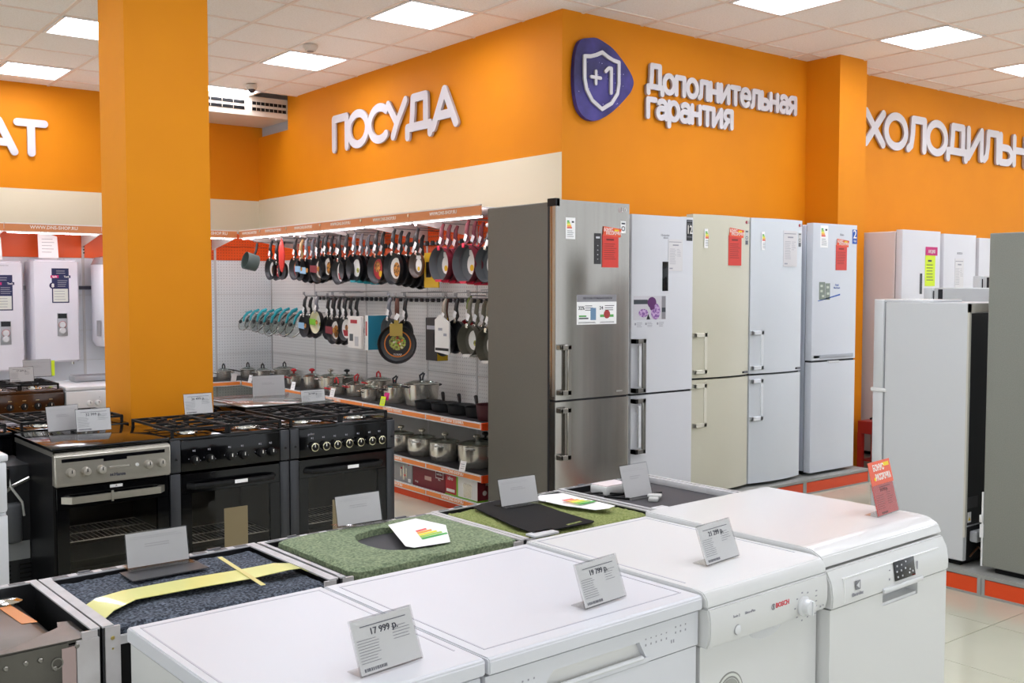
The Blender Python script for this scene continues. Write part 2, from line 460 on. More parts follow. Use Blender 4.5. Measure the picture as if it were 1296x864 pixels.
for k in range(26):
    a = random.random() * 6.28; r = random.uniform(.05, .25); g.cyl((-.03 + r * cos(a), -.047, r * sin(a)), random.uniform(.0015, .0035), .002, 'y', 6)
g.build('star_dots', M('star', '#cfc9ff', .5), t, kind='stuff')
sh = [(-.035, .205), (.02, .18), (.075, .162), (.132, .155), (.133, .0), (.118, -.075), (.06, -.15), (-.035, -.203), (-.13, -.15), (-.185, -.075), (-.203, 0), (-.205, .155), (-.147, .162), (-.09, .18), (-.035, .205)]
g = G(); ribbon(g, sh, .014, -.058, -.045); g.build('shield_outline', [sign_w, sign_s], t)
g = G(); ribbon(g, [(-.14, .018), (-.05, .018)], .012, -.058, -.045); ribbon(g, [(-.095, -.027), (-.095, .063)], .012, -.058, -.045)
ribbon(g, [(0, .075), (.03, .1), (.055, .1), (.055, -.075)], .014, -.058, -.045); g.build('plus_one_mark', [sign_w, sign_s], t)

# ---------------------------------------------------------------- price cards
def lines(g, x0, x1, z0, z1, n, th, y, jag=.25):
    for k in range(n):
        z = z1 - (z1 - z0) * (k + .5) / n
        g.box(x0, x1 - (x1 - x0) * random.uniform(0, jag), y - .0004, y, z - th / 2, z + th / 2)
def card(loc, rz, label, w=.15, h=.1, tilt=14, price=None, kind='front', head=None, group='price cards on the appliances'):
    """acrylic stand with a printed card; the sheet leans back"""
    t = T('price_card', label, 'price card', loc, rz, group)
    m = Matrix.Rotation(-R(tilt), 4, 'X')
    g = G(); g.box(-w / 2, w / 2, .0015, .0032, 0, h + .004); g.box(-w / 2, w / 2, -.0035, -.0018, 0, h + .004); g.xf(m)
    g.box(-w / 2, w / 2, 0, .045, 0, .002); g.build('acrylic_stand', acryl, t)
    if kind == 'front':
        G().box(-w / 2 + .003, w / 2 - .003, -.0014, .001, .003, h).xf(m).build('paper', paper, t)
        g = G(); y = -.0016
        g.box(-w * .36, w * .38, y - .0004, y, h * .865, h * .882)
        lines(g, -w * .45, -w * .10, h * .2, h * .66, 9, h * .008, y)
        lines(g, w * .12, w * .42, h * .48, h * .76, 5, h * .009, y, .5)
        x = -w * .43
        while x < -w * .08:
            ww = random.uniform(.0008, .003); g.box(x, x + ww, y - .0004, y, h * .07, h * .13); x += ww + random.uniform(.0008, .002)
        g.xf(m).build('printed_lines', M('card_ink', '#6a6a74', .6), t)
        if price:
            o = text(price, h * .125, (0, y - .0004, h * .70), ink, t, 'price_figures', bold=.0001); o.data.transform(m)
    elif kind == 'back':
        G().box(-w / 2 + .003, w / 2 - .003, -.0014, .001, .003, h).xf(m).build('paper', paper_back, t)
        g = G(); lines(g, -w * .2, w * .2, h * .55, h * .68, 2, h * .03, -.0016); lines(g, -w * .42, w * .42, h * .8, h * .9, 2, h * .01, -.0016)
        g.xf(m).build('show_through_print', M('faint_ink', '#b8b5b8', .6), t)
        g = G(); g.box(-w / 2 - .001, w / 2 + .001, -.035, 0, 0, .002); g.box(-w / 2 - .001, w / 2 + .001, -.037, -.035, 0, .008); g.build('acrylic_foot', acryl, t)
    elif kind == 'red':
        G().box(-w / 2 + .003, w / 2 - .003, -.0014, .001, .003, h).xf(m).build('paper', red_card, t)
        g = G(); y = -.0016; lines(g, -w * .42, -w * .02, h * .2, h * .68, 7, h * .013, y); lines(g, w * .08, w * .4, h * .3, h * .72, 6, h * .015, y, .5); g.box(-w * .3, -w * .02, y - .0004, y, h * .06, h * .12); g.box(-w * .2, w * .3, y - .0004, y, h * .88, h * .91)
        g.xf(m).build('printed_lines', M('dark_red_ink', '#7a2722', .6), t)
        o = text(price or '24 999 р.', h * .1, (0, y - .0004, h * .76), M('dark_red_ink'), t, 'price_figures', bold=.0003); o.data.transform(m)
        G().box(-w / 2, w / 2, -.004, -.002, h * .98, h * 1.72).xf(m).build('promotion_leaf', or_card, t)
        o = text('БОНУС', h * .2, (-w * .08, -.0045, h * 1.42), white_l, t, 'lettering', bold=.0006, wide=.8); o.data.transform(m)
        o = text('РАССРОЧКА', h * .2, (w * .06, -.0045, h * 1.12), white_l, t, 'lettering', bold=.0006, wide=.62); o.data.transform(m)
        G().box(w * .16, w * .42, -.005, -.004, h * 1.52, h * 1.64).xf(m).build('yellow_badge', yellow, t); G().lathe([(.006, -.005), (.006, -.004)], (-w * .32, 0, h * 1.17), 8, 'y').xf(m).build('yellow_dot', yellow, t)
    return t

# ---------------------------------------------------------------- white dishwashers in the front row (row turned 2.5 degrees)
RA = R(2.5)
def row(u, v=0, z=0, ox=.72, oy=1.645): return (ox + u * cos(RA) - v * sin(RA), oy + u * sin(RA) + v * cos(RA), z)
def dishwasher(u, w, H, label, style, depth=.65, v=0):
    t = T('dishwasher', label, 'dishwasher', row(u, v), RA, 'white dishwashers in the front row')
    W_ = M('dw_white_%d' % style, '#d9dae0' if style < 3 else '#dadada', .36 if style < 4 else .2)
    top_t = .035
    g = G(); g.box(.006, w - .006, .03, depth - .01, .07, H - top_t - .003); g.build('body', white2, t)
    G().box(.02, w - .02, .08, depth - .02, 0, .07).build('plinth', matte_b, t)
    # worktop, the front edge of each model differs
    if style == 4:
        prof = [(0, H - top_t - .012), (.012, H - .020), (.045, H - .003), (.08, H), (depth, H), (depth, H - top_t), (.02, H - top_t - .012)]
        g = G().prism([(p[0] - .02, p[1]) for p in prof], 'x', .001, w - .001)
    else:
        prof = [(-.018, H - top_t), (-.018, H - .006), (-.012, H), (depth - .006, H), (depth, H - .006), (depth, H - top_t)]
        if style == 3: prof = [(-.028, H - top_t - .006), (-.026, H - .02), (-.012, H - .004), (.02, H), (depth - .006, H), (depth, H - .006), (depth, H - top_t)]
        g = G().prism(prof, 'x', .001, w - .001)
    bmesh.ops.bevel(g.bm, geom=g.bm.edges[:], offset=.003, segments=2, affect='EDGES')
    for f in g.bm.faces: f.smooth = len(f.verts) == 4 and f.calc_area() < .004
    g.build('worktop', W_, t)
    if style == 2:
        g = G(); rail = .012
        for (a, b, c, d) in ((.03, w - .03, .03, .033), (.03, w - .03, depth - .04, depth - .037)): g.box(a, b, c, d, H, H + .0012)
        for a in (.026, w - .030): g.box(a, a + .004, .03, depth - .037, H, H + .0012)
        g.build('worktop_rim_line', M('rim_shade', '#c2c2cc', .3), t)
    if style in (1, 3):
        g = G(); g.box(.02, .024, .06, depth - .03, H, H + .001); g.box(w - .024, w - .02, .06, depth - .03, H, H + .001); g.box(.02, w - .02, depth - .034, depth - .03, H, H + .001)
        g.build('worktop_rim_line', M('rim_shade', '#c2c2cc', .3), t)
    zt = H - top_t - .012 if style == 4 else H - top_t
    G().box(.004, w - .004, .008, .03, zt - .006, zt + .001).build('shadow_gap', gap_m, t)
    pt, pb = zt - .007, {1: .70, 2: .725, 3: .715, 4: .712}[style]
    if style == 1:
        G().box(.002, w - .002, -.004, .03, pb, pt, .004).build('control_panel', W_, t)
    if style == 2:
        # flat panel with a wide trapezoid handle recess
        a, b, c, d = .13, .50, .165, .455     # recess: bottom span a-b ... top span c-d
        cx0, cx1 = .14, .49
        g = G()
        g.box(.002, cx0, -.004, .03, pb, pt); g.box(cx1, w - .002, -.004, .03, pb, pt); g.box(cx0, cx1, -.004, .03, pb + .052, pt); g.box(cx0, cx1, -.006, .004, pb, pb + .012)
        g.prism([(cx0, pb), (cx0 + .05, pb + .052), (cx0, pb + .052)], 'y', -.004, .02); g.prism([(cx1, pb), (cx1, pb + .052), (cx1 - .03, pb + .052)], 'y', -.004, .02)
        g.build('control_panel', W_, t)
        G().box(cx0, cx1, .012, .03, pb, pb + .055).build('handle_recess', M('recess_grey', '#e4e3e0', .3), t)
        G().tube([(cx0 + .02, -.004, pb + .013), (cx1 - .02, -.004, pb + .013)], .006, 8).build('handle_lip', white, t)
        g = G(); y = -.0044
        for k in range(5): g.box(.36 + k * .018 + .12, .364 + k * .018 + .12, y, y + .001, pt - .045, pt - .040); g.box(.36 + k * .018 + .12, .364 + k * .018 + .12, y, y + .001, pt - .030, pt - .027)
        for k in range(3): g.box(.585 + k * .018, .589 + k * .018, y, y + .001, pt - .038, pt - .033); g.box(.585 + k * .018, .589 + k * .018, y, y + .001, pt - .024, pt - .020)
        for k in range(3): g.box(.10 + k * .016, .104 + k * .016, y, y + .001, pt - .05, pt - .046); g.box(.10 + k * .016, .104 + k * .016, y, y + .001, pt - .036, pt - .032)
        g.box(.04, .044, y, y + .001, pt - .05, pt - .046); g.box(.07, .074, y, y + .001, pt - .048, pt - .044)
        for (a, b) in ((.04, .085), (.09, .16)): g.box(a, b, y, y + .001, pt - .058, pt - .0572)
        g.box(.57, .574, y, y + .001, pt - .058, pt - .05); g.box(.578, .582, y, y + .001, pt - .058, pt - .05)
        g.build('button_marks', ink_l, t)
    if style == 3:
        prof = [(-.030, pt), (-.036, pt - .03), (-.036, pb + .03), (-.028, pb), (.03, pb), (.03, pt)]
        g = G().prism(prof, 'x', .002, w - .002); bmesh.ops.bevel(g.bm, geom=g.bm.edges[:], offset=.004, segments=2, affect='EDGES'); g.build('control_panel', W_, t)
        kx, kz = .393, .748
        G().lathe([(.027, 0), (.027, -.006), (.022, -.010), (.020, -.026), (.016, -.028)], (kx, -.036, kz), 24, 'y').build('dial_knob', white, t)
        G().box(kx - .002, kx + .002, -.068, -.060, kz - .018, kz + .018).build('dial_grip', white, t)
        G().lathe([(.012, 0), (.012, -.003), (.010, -.004)], (.11, -.036, .745), 20, 'y').build('power_button', white, t)
        g = G(); g.lathe([(.0135, -.0362), (.0125, -.0368)], (.11, 0, .745), 24, 'y', cap=False)
        for k in range(7): a = R(60 + k * 40); g.box(kx + .038 * cos(a) - .003, kx + .038 * cos(a) + .003, -.0366, -.036, kz + .038 * sin(a) - .002, kz + .038 * sin(a) + .002)
        for k in range(4): g.box(.448, .456, -.0366, -.036, .735 + k * .014, .738 + k * .014)
        g.box(.47, .476, -.0366, -.036, .728, .733); g.box(.484, .488, -.0366, -.036, .73, .734); g.box(.43, .455, -.0366, -.036, .716, .718)
        g.build('printed_marks', ink_l, t)
        text('BOSCH', .013, (.298, -.0364, .768), M('bosch_red', '#d8394a', .5), t, 'brand_lettering', bold=.0004)
        text('Serie 2', .007, (.105, -.0364, .778), ink_l, t, 'model_lettering'); text('SilencePlus', .007, (.16, -.0364, .778), ink_l, t, 'model_lettering')
        g = G(); g.lathe([(.0085, -.0366), (.0065, -.0366)], (.258, 0, .773), 20, 'y', cap=False); g.box(.2555, .257, -.0368, -.0362, .7675, .7785); g.box(.259, .2605, -.0368, -.0362, .7675, .7785); g.box(.256, .26, -.0368, -.0362, .7722, .7738)
        g.build('round_logo', M('logo_grey', '#7d7d84', .5), t)
        # badge on the door
        bx, bz = .123, .568
        gd = M('badge_grey', '#8f8f8c', .4); gl_ = M('badge_pale', '#d9dbd6', .4)
        g = G(); g.cyl((bx, -.0025, bz), .056, .001, 'y', 40); g.build('badge', gd, t)
        g = G()
        for (r0, r1) in ((.052, .045), (.040, .0385)): g.lathe([(r0, -.0032), (r1, -.0032)], (bx, 0, bz), 40, 'y', cap=False)
        g.box(bx - .038, bx + .038, -.0034, -.003, bz + .008, bz + .011); g.box(bx - .038, bx + .038, -.0034, -.003, bz - .022, bz - .019); g.build('badge_rings', gl_, t)
        text('10 ЛЕТ', .018, (bx, -.0034, bz - .015), gl_, t, 'badge_lettering', bold=.0005, wide=.95)
        G().prism([(bx + .037 * cos(R(a)), bz + .037 * sin(R(a))) for a in range(18, 163, 12)], 'y', -.0036, -.003).build('badge_crescent', M('badge_mid', '#a3a39e', .4), t)
    if style == 4:
        prof = [(-.022, pt), (-.040, pt - .035), (-.046, pb + .03), (-.044, pb), (.03, pb), (.03, pt)]
        g = G().prism(prof, 'x', .002, w - .002); bmesh.ops.bevel(g.bm, geom=g.bm.edges[:], offset=.004, segments=2, affect='EDGES'); g.build('control_panel', W_, t)
        g = G(); g.box(.06, w - .06, -.0405, -.036, pt - .031, pt - .028); g.box(.06, .063, -.046, -.04, pb + .008, pt - .03); g.build('panel_edge_line', M('soft_white', '#f2f2f2', .2), t)
        g = G().box(0, .115, -.003, 0, 0, .056, .001); g.xf(Matrix.Translation((.325, -.0478, pb + .022)) @ Matrix.Rotation(R(-8), 4, 'X')); g.build('display', M('display_black', '#0c0c10', .08), t)
        g = G()
        for (a, b) in ((.015, .04), (.04, .04), (.065, .046), (.012, .024), (.036, .024), (.06, .027), (.014, .008), (.04, .008), (.08, .01), (.1, .012), (.085, .02)): g.box(a - .003, a + .003, -.004, -.003, b, b + .005)
        g.xf(Matrix.Translation((.325, -.0478, pb + .022)) @ Matrix.Rotation(R(-8), 4, 'X')); g.build('display_symbols', M('display_sym', '#cfcfd4', .5), t)
        text('Electrolux', .010, (.126, -.0475, pb + .020), ink_l, t, 'brand_lettering', bold=.0003)
        g = G(); x0, z0 = .115, pb + .036
        g.box(x0, x0 + .024, -.0475, -.0465, z0, z0 + .026); g.build('square_logo', M('logo_grey', '#7d7d84', .5), t)
        G().prism([(x0 + .004, z0 + .013), (x0 + .018, z0 + .003), (x0 + .018, z0 + .023)], 'y', -.0485, -.0475).build('logo_wedge', white, t)
        g = G(); g.box(.295, .300, -.047, -.0455, pb + .03, pb + .036); g.box(.295, .300, -.047, -.0455, pb + .058, pb + .062); g.box(.455, .46, -.046, -.044, pb + .035, pb + .06); g.build('printed_marks', ink_l, t)
        # grip recess cut in the top of the door
        x0, x1 = .275, .475
        g = G(); g.box(.002, x0, -.038, .03, .10, pb - .003); g.box(x1, w - .002, -.038, .03, .10, pb - .003); g.box(x0, x1, -.038, .03, .10, pb - .045); g.box(x0, x1, .006, .03, pb - .045, pb - .003)
        g.build('door', W_, t)
        g = G(); g.box(x0 + .002, x1 - .002, -.034, .004, pb - .045, pb - .037); g.build('grip_lip', white, t)
        g = G(); g.box(x0 - .012, x1 + .012, -.052, -.042, pb - .004, pb + .012, .004); g.build('grip_hood', white, t)
    else:
        ins = {1: -.004, 2: -.002, 3: -.002}[style]
        g = G()
        if style == 3:
            x0, x1 = .20, .345
            zt_ = pb - .002
            g.prism([(.006, .10), (w - .006, .10), (w - .006, zt_)] + [(.2725 + .074 * cos(R(a)), zt_ + .034 * sin(R(a))) for a in range(0, -181, -15)] + [(.006, zt_)], 'y', ins, .03)
        else: g.box(.006, w - .006, ins, .03, .10, pb - .003)
        g.build('door', W_, t)
        if style == 3:
            g = G(); n = 12
            for k in range(n):
                a0, a1 = pi + pi * k / n, pi + pi * (k + 1) / n; cx, rx, rz_ = .2725, .074, .034
                g.quad((cx + rx * cos(a0), -.002, pb - .002 + rz_ * sin(a0)), (cx + rx * cos(a1), -.002, pb - .002 + rz_ * sin(a1)), (cx + rx * .6 * cos(a1), .018, pb - .002 + rz_ * .4 * sin(a1)), (cx + rx * .6 * cos(a0), .018, pb - .002 + rz_ * .4 * sin(a0)))
            g.build('grip_scoop', M('scoop', '#ececec', .12), t)
            G().box(.19, .355, .018, .029, pb - .04, pb - .003).build('scoop_back', M('scoop_shade', '#b4b4b2', .35), t)  # shade of the shallow grip hollow put into the grey of this plate
    return t
dishwasher(0, .487, .85, 'narrow white dishwasher at the near left with a bare worktop and one price card', 1, v=.005)
dishwasher(.490, .672, .85, 'white dishwasher with a wide trapezoid grip and rows of small button marks', 2)
dishwasher(1.165, .512, .858, 'narrow white dishwasher with a round dial, red lettering and a grey round badge', 3)
dishwasher(1.68, .655, .872, 'white dishwasher with a black square display at the right end of the front row', 4, depth=.67)
card(row(.31, .06, .853), RA + R(5), 'price card reading 17 999 on the narrow dishwasher at the near left', .153, .105, 22, '17 999 р.')
card(row(.93, .085, .853), RA + R(5), 'price card reading 19 799 on the dishwasher with the trapezoid grip', .15, .102, 20, '19 799 р.')
card(row(1.42, .125, .861), RA + R(5), 'price card reading 21 299 on the dishwasher with the round dial', .155, .104, 20, '21 299 р.')
card(row(2.24, .11, .875), RA + R(5), 'red price card with an orange promotion leaf on the rightmost dishwasher', .15, .10, 14, '24 999 р.', kind='red')
# ---------------------------------------------------------------- topless built-in dishwashers behind the white ones
def row2(u, v=0, z=0): return row(u, v, z, .667, 2.395)
felt_b = noisy(M('blue_felt', '#272d38', .95), '#7f8898', 130, 6, .42, .78, bump=.9, dist=.004)
felt_g = noisy(M('green_felt', '#65745a', .95), '#a0ad88', 130, 6, .38, .76, bump=.9, dist=.004)
felt_o = noisy(M('olive_felt', '#6f7a3c', .95), '#9fa569', 130, 6, .38, .76, bump=.9, dist=.004)
def pit(t, w, d, H, lip=.018, dark=matte_b, left_posts=True, floor=.05):
    """open sheet steel case: four walls with a folded rim, dark inside"""
    for nm, b in (('side_rim', (0, lip, 0, d)), ('side_rim', (w - lip, w, 0, d)), ('back_rim', (lip, w - lip, d - lip, d)), ('near_rim', (lip, w - lip, 0, .01))):
        g = G(); g.box(b[0], b[1], b[2], b[3], H - (.004 if nm != 'near_rim' else .035), H); 
        if nm == 'near_rim': g = G().box(b[0], b[1], b[2], b[3], H - .05, H - .03)
        g.build(nm, galv, t)
    g = G(); g.box(0, .004, 0, d, .05, H - .004); g.box(w - .004, w, 0, d, .05, H - .004); g.box(0, w, d - .004, d, .05, H - .004); g.build('case_wall', M('case_dark', '#3a3a3d', .4, .5), t)
    G().box(.006, .04, -.002, .006, .05, H - .004).build('corner_post', galv_l, t); G().box(w - .04, w - .006, -.002, .006, .05, H - .004).build('corner_post', galv_l, t)
    G().box(.04, w - .04, .01, .012, .05, H - .05).build('back_panel', matte_b, t)
    G().box(.004, w - .004, .004, d - .004, H - .30, H - floor).build('tub', dark, t)
    G().box(.03, w - .03, .05, d - .05, 0, .05).build('plinth', matte_b, t)
    g = G()
    for x in (.022, w - .022):
        g.lathe([(.005, -.004), (.004, -.006)], (x, 0, H - .03), 10, 'y'); g.lathe([(.0025, -.0035), (.0025, -.004)], (x, 0, H - .055), 8, 'y')
    g.build('screw', M('brass', '#c9b56a', .3, .8), t)
    g = G()
    for k in range(9): x = .05 + (w - .1) * k / 8; g.box(x - .02, x + .02, d - lip + .003, d - .004, H, H + .0008)
    g.box(.1, .13, d - .008, d, H, H + .004); g.box(w - .15, w - .11, d - .01, d, H, H + .005)
    g.build('rim_slots', M('slot_dark', '#6c6c70', .5, .5), t, kind='stuff')
def ring_felt(x0, x1, y0, y1, z, hole, hz, mat, name, t, seed=1):
    """felt sheet with an outline hole: rings run from the hole edge out to the rectangle"""
    rnd = random.Random(seed); g = G(); n = len(hole); cx = sum(p[0] for p in hole) / n; cy = sum(p[1] for p in hole) / n
    rings = []
    base = [(p[0], p[1], z - hz) for p in hole]; rings.append([g.bm.verts.new(p) for p in base])
    out = []
    for p in hole:
        dx, dy = p[0] - cx, p[1] - cy; s = min(((x1 if dx > 0 else x0) - cx) / dx if abs(dx) > 1e-9 else 9, ((y1 if dy > 0 else y0) - cy) / dy if abs(dy) > 1e-9 else 9)
        out.append((cx + dx * s, cy + dy * s))
    K = 12
    for k in range(K + 1):
        f = k / K
        rings.append([g.bm.verts.new((p[0] * (1 - f) + q[0] * f, p[1] * (1 - f) + q[1] * f, z + rnd.uniform(-.002, .002) - (.008 if k == K else 0) - (.002 if k == 0 else 0))) for p, q in zip(hole, out)])
    rings.append([g.bm.verts.new((q[0], q[1], z - .03)) for q in out])
    for A, B in zip(rings, rings[1:]):
        for k in range(n): g._f([A[k], A[(k + 1) % n], B[(k + 1) % n], B[k]], True)
    return g.build(name, mat, t)
def felt_grid(x0, x1, y0, y1, z, mat, t, seed):
    rnd = random.Random(seed); g = G(); nx, ny = 46, 36; vs = []
    for j in range(ny + 1):
        for i in range(nx + 1):
            e = i in (0, nx) or j in (0, ny)
            vs.append(g.bm.verts.new((x0 + (x1 - x0) * i / nx, y0 + (y1 - y0) * j / ny, z + rnd.uniform(-.0022, .0022) - (.008 if e else 0) + .003 * sin(i * .35) * cos(j * .3))))
    for j in range(ny):
        for i in range(nx):
            a = j * (nx + 1) + i; g._f([vs[a], vs[a + 1], vs[a + nx + 2], vs[a + nx + 1]], True)
    edge = [vs[i] for i in range(nx + 1)] + [vs[j * (nx + 1) + nx] for j in range(1, ny + 1)] + [vs[ny * (nx + 1) + i] for i in range(nx - 1, -1, -1)] + [vs[j * (nx + 1)] for j in range(ny - 1, 0, -1)]
    low = [g.bm.verts.new((v.co.x, v.co.y, z - .03)) for v in edge]
    for k in range(len(edge)): g._f([edge[k], low[k], low[(k + 1) % len(edge)], edge[(k + 1) % len(edge)]], True)
    return g.build('felt', mat, t)
def rect_angles(n=64): return [2 * pi * k / n for k in range(n)]
def sheet(pts, z, t, name, mat, th=.0015, zs=None):
    g = G(); A = [g.bm.verts.new((p[0], p[1], (zs[i] if zs else z))) for i, p in enumerate(pts)]; B = [g.bm.verts.new((p[0], p[1], (zs[i] if zs else z) + th)) for i, p in enumerate(pts)]
    g._f(A[::-1]); g._f(B)
    for i in range(len(pts)): g._f([A[i], A[(i + 1) % len(pts)], B[(i + 1) % len(pts)], B[i]])
    return g.build(name, mat, t)
HB = .83; GRP = 'topless built-in dishwashers behind the white row'
BL = 'built-in dishwasher without its top, '
# 1: blue felt
t = T('built_in_dishwasher', BL + 'dark blue felt with a yellow tape band', 'dishwasher', row2(0), RA, GRP)
w, d = .615, .495
pit(t, w, d, HB, lip=.026)
felt_grid(.028, w - .02, .012, d - .022, HB - .014, felt_b, t, 3)
P = [(-.0, .060, .205, -.008), (.05, .105, .232, .004), (.12, .150, .245, .007), (.30, .145, .245, .007), (.42, .132, .232, .008), (.52, .118, .205, .016), (.56, .125, .19, .012), (.60, .10, .165, -.012)]
g = G(); prev = None
for u, a, b, dz in P:
    cur = [g.bm.verts.new((u + .012, a, HB - .006 + dz)), g.bm.verts.new((u + .012, b, HB - .006 + dz)), g.bm.verts.new((u + .012, b, HB - .0045 + dz)), g.bm.verts.new((u + .012, a, HB - .0045 + dz))]
    if prev:
        for i in range(4): g._f([prev[i], prev[(i + 1) % 4], cur[(i + 1) % 4], cur[i]], True)
    else: g._f(cur)
    prev = cur
g._f(prev[::-1]); g.build('yellow_tape', M('yellow_tape', '#e2e28c', .3, coat=.3), t)
sheet([(.449, .385), (.462, .385), (.430, .050), (.417, .050)], HB + .0045, t, 'paper_tape', M('paper_tape', '#dccf86', .5), .001)
# 2: green felt with a cut-out
t = T('built_in_dishwasher', BL + 'green felt with a rounded cut-out', 'dishwasher', row2(.622), RA, GRP)
w, d = .648, .49
pit(t, w, d, HB, lip=.016)
hc = [(.235, .30), (.27, .36), (.34, .385), (.42, .385), (.47, .33), (.485, .25), (.472, .18), (.44, .16), (.43, .12), (.36, .095), (.30, .11), (.25, .15), (.228, .22)]
hole = smooth_closed(hc, 4)
ring_felt(.05, w - .02, .012, d - .03, HB + .006, hole, .022, felt_g, 'felt', t, 5)
G().box(.03, w - .03, .03, d - .03, HB - .03, HB - .016).build('panel_under_felt', M('bitumen', '#3b3a3e', .6), t)
sheet([(.40, .38), (.52, .40), (.54, .26), (.42, .075), (.30, .09), (.29, .12)], 0, t, 'energy_label_sheet', paper, .001, [HB + .0125] * 6)
g = []
for k, c in enumerate(('#3fa84a', '#9ccb3a', '#f2e42c', '#f3a72a', '#e5544a')):
    sheet([(.372 + k * .010, .150 + k * .022), (.378 + k * .010, .166 + k * .022), (.480 - k * .004, .176 + k * .022), (.474 - k * .004, .160 + k * .022)], HB + .0142, t, 'energy_bar', M('energy_%d' % k, c, .5), .0006)
g = G(); g.box(.0, .012, .02, d - .02, HB - .02, HB + .002)
g.build('rim_seal', galv, t)
# 3: olive felt, black mat
t = T('built_in_dishwasher', BL + 'olive felt under a black mat and a label', 'dishwasher', row2(1.274), RA, GRP)
w, d = .595, .50
pit(t, w, d, HB, lip=.016)
felt_grid(.035, w - .02, .012, d - .03, HB - .006, felt_o, t, 8)
sheet([(.14, .44), (.20, .47), (.29, .48), (.355, .33), (.33, .20), (.315, .055), (.315, .02), (.30, .01), (.05, .02), (.07, .15)], HB + .003, t, 'black_mat', matte_b, .003)
sheet([(.205, .028), (.275, .035), (.278, .048), (.208, .041)], HB + .0055, t, 'mat_slot', felt_o, .001)
sheet([(.395, .42), (.46, .45), (.545, .42), (.53, .28), (.507, .11), (.46, .095), (.42, .12), (.40, .25)], 0, t, 'energy_label_sheet', paper, .001, [HB + .004, HB + .004, HB + .006, HB + .008, HB + .014, HB + .014, HB + .01, HB + .006])
for k, c in enumerate(('#3fa84a', '#9ccb3a', '#f2e42c', '#f3a72a', '#e5544a')):
    sheet([(.425, .20 + k * .02), (.425, .215 + k * .02), (.505 - k * .008, .215 + k * .02), (.505 - k * .008, .20 + k * .02)], HB + .0155, t, 'energy_bar', M('energy_%d' % k, c, .5), .0006)
g = G(); g.box(.03, .13, -.012, .035, HB - .002, HB + .006, .002); g.build('plastic_bracket', M('pale_plastic', '#cfd0d2', .4), t)
# 4: dark panel with parts lying in it
t = T('built_in_dishwasher', BL + 'dark grey panel inside, at the right end', 'dishwasher', row2(1.872), RA, GRP)
w, d = .49, .50
pit(t, w, d, HB + .004, lip=.014, floor=.03)
G().box(.02, w - .016, .02, d - .02, HB - .035, HB - .022).build('dark_panel', M('bitumen', '#3b3a3e', .6), t)
g = G(); g.box(w - .03, w - .012, .02, d - .02, HB - .03, HB + .001, .003); g.build('inner_side_rail', galv, t)
g = G(); g.box(.0, .06, -.014, .03, HB, HB + .01, .003); g.build('plastic_bracket', M('pale_plastic', '#cfd0d2', .4), t)
g = G().tube([(.06, .43, HB - .015), (.12, .40, HB - .012), (.19, .33, HB - .015), (.10, .35, HB - .016), (.15, .27, HB - .018)], .004, 6); g.build('black_cable', black, t)
u = T('plastic_box', 'small white plastic box lying in the dark topless dishwasher', 'box', row2(2.075, .415, HB - .022), RA)
G().box(-.075, .06, -.045, .045, 0, .035, .008).build('box_body', white2, u); G().box(-.07, .055, -.040, .040, .033, .038, .004).build('box_lid', M('pinkish_white', '#ecdfe0', .35), u)
u = T('plastic_fitting', 'small pale plastic fitting beside the price card on the dark panel', 'fitting', row2(2.10, .215, HB - .022), RA + .6)
G().box(-.05, .05, -.018, .018, 0, .014, .004).box(-.02, .02, -.026, .026, .010, .02, .004).build('fitting_body', M('fitting_grey', '#c6c6c4', .4), u)
g = G().tube([(.05, 0, .008), (.09, .01, .006), (.12, -.01, .004)], .004, 6); g.build('fitting_lead', black, u)
# 0: stainless tub at the bottom left corner
t = T('built_in_dishwasher', BL + 'bare steel tub, in the bottom left corner', 'dishwasher', row2(-.605), RA, GRP)
w, d = .60, .50
pit(t, w, d, HB, lip=.020, dark=matte_b, floor=.2)
G().box(.03, w - .05, .03, d - .02, HB - .24, HB - .03, .04, 4).build('steel_tub', tub_m, t)
G().lathe([(.03, 0), (.034, .006), (.02, .012), (.004, .012)], (w - .085, d - .065, HB - .031), 24).build('tub_cap', chrome, t)
o = sheet([(.485, .40), (.513, .405), (.528, .225), (.494, .232)], HB - .0295, t, 'orange_sticker', M('orange_sticker', '#d2823c', .35), .0008)
g = G(); g.box(0, w - .07, -.004, .02, HB - .12, HB - .02); g.build('near_flange', tub_m, t)
g = G(); g.box(0, w - .03, .0, .035, HB - .022, HB - .018); g.prism([(w - .22, 0), (w - .022, 0), (w - .022, .14), (w - .05, .15), (w - .06, .11)], 'z', HB - .02, HB - .016); g.build('corner_gusset', tub_m, t)
g = G(); g.tube([(0, -.008, HB - .125), (w - .14, -.008, HB - .125), (w - .07, -.004, HB - .115)], .006, 8); g.build('pressed_bead', steel, t)
for x, z in ((w - .13, .045), (w - .16, .045), (w - .20, .047), (w - .10, .07), (w - .30, .05), (w - .052, .03)): G().lathe([(.006, -.006), (.004, -.009)], (x, 0, HB - z), 10, 'y').build('screw', M('screw_steel', '#8b8881', .3, .9), t)
G().lathe([(.013, -.0065), (.010, -.0065)], (w - .095, 0, HB - .06), 16, 'y', cap=False).build('stamped_ring', M('screw_steel'), t)
g = G(); g.box(w - .085, w - .055, -.006, .004, .05, HB - .03); g.build('hinge_post', M('hinge_pink', '#b59f9b', .45, .2), t); G().box(w - .053, w - .004, -.007, .004, .05, HB - .02).build('corner_cover', galv_l, t)

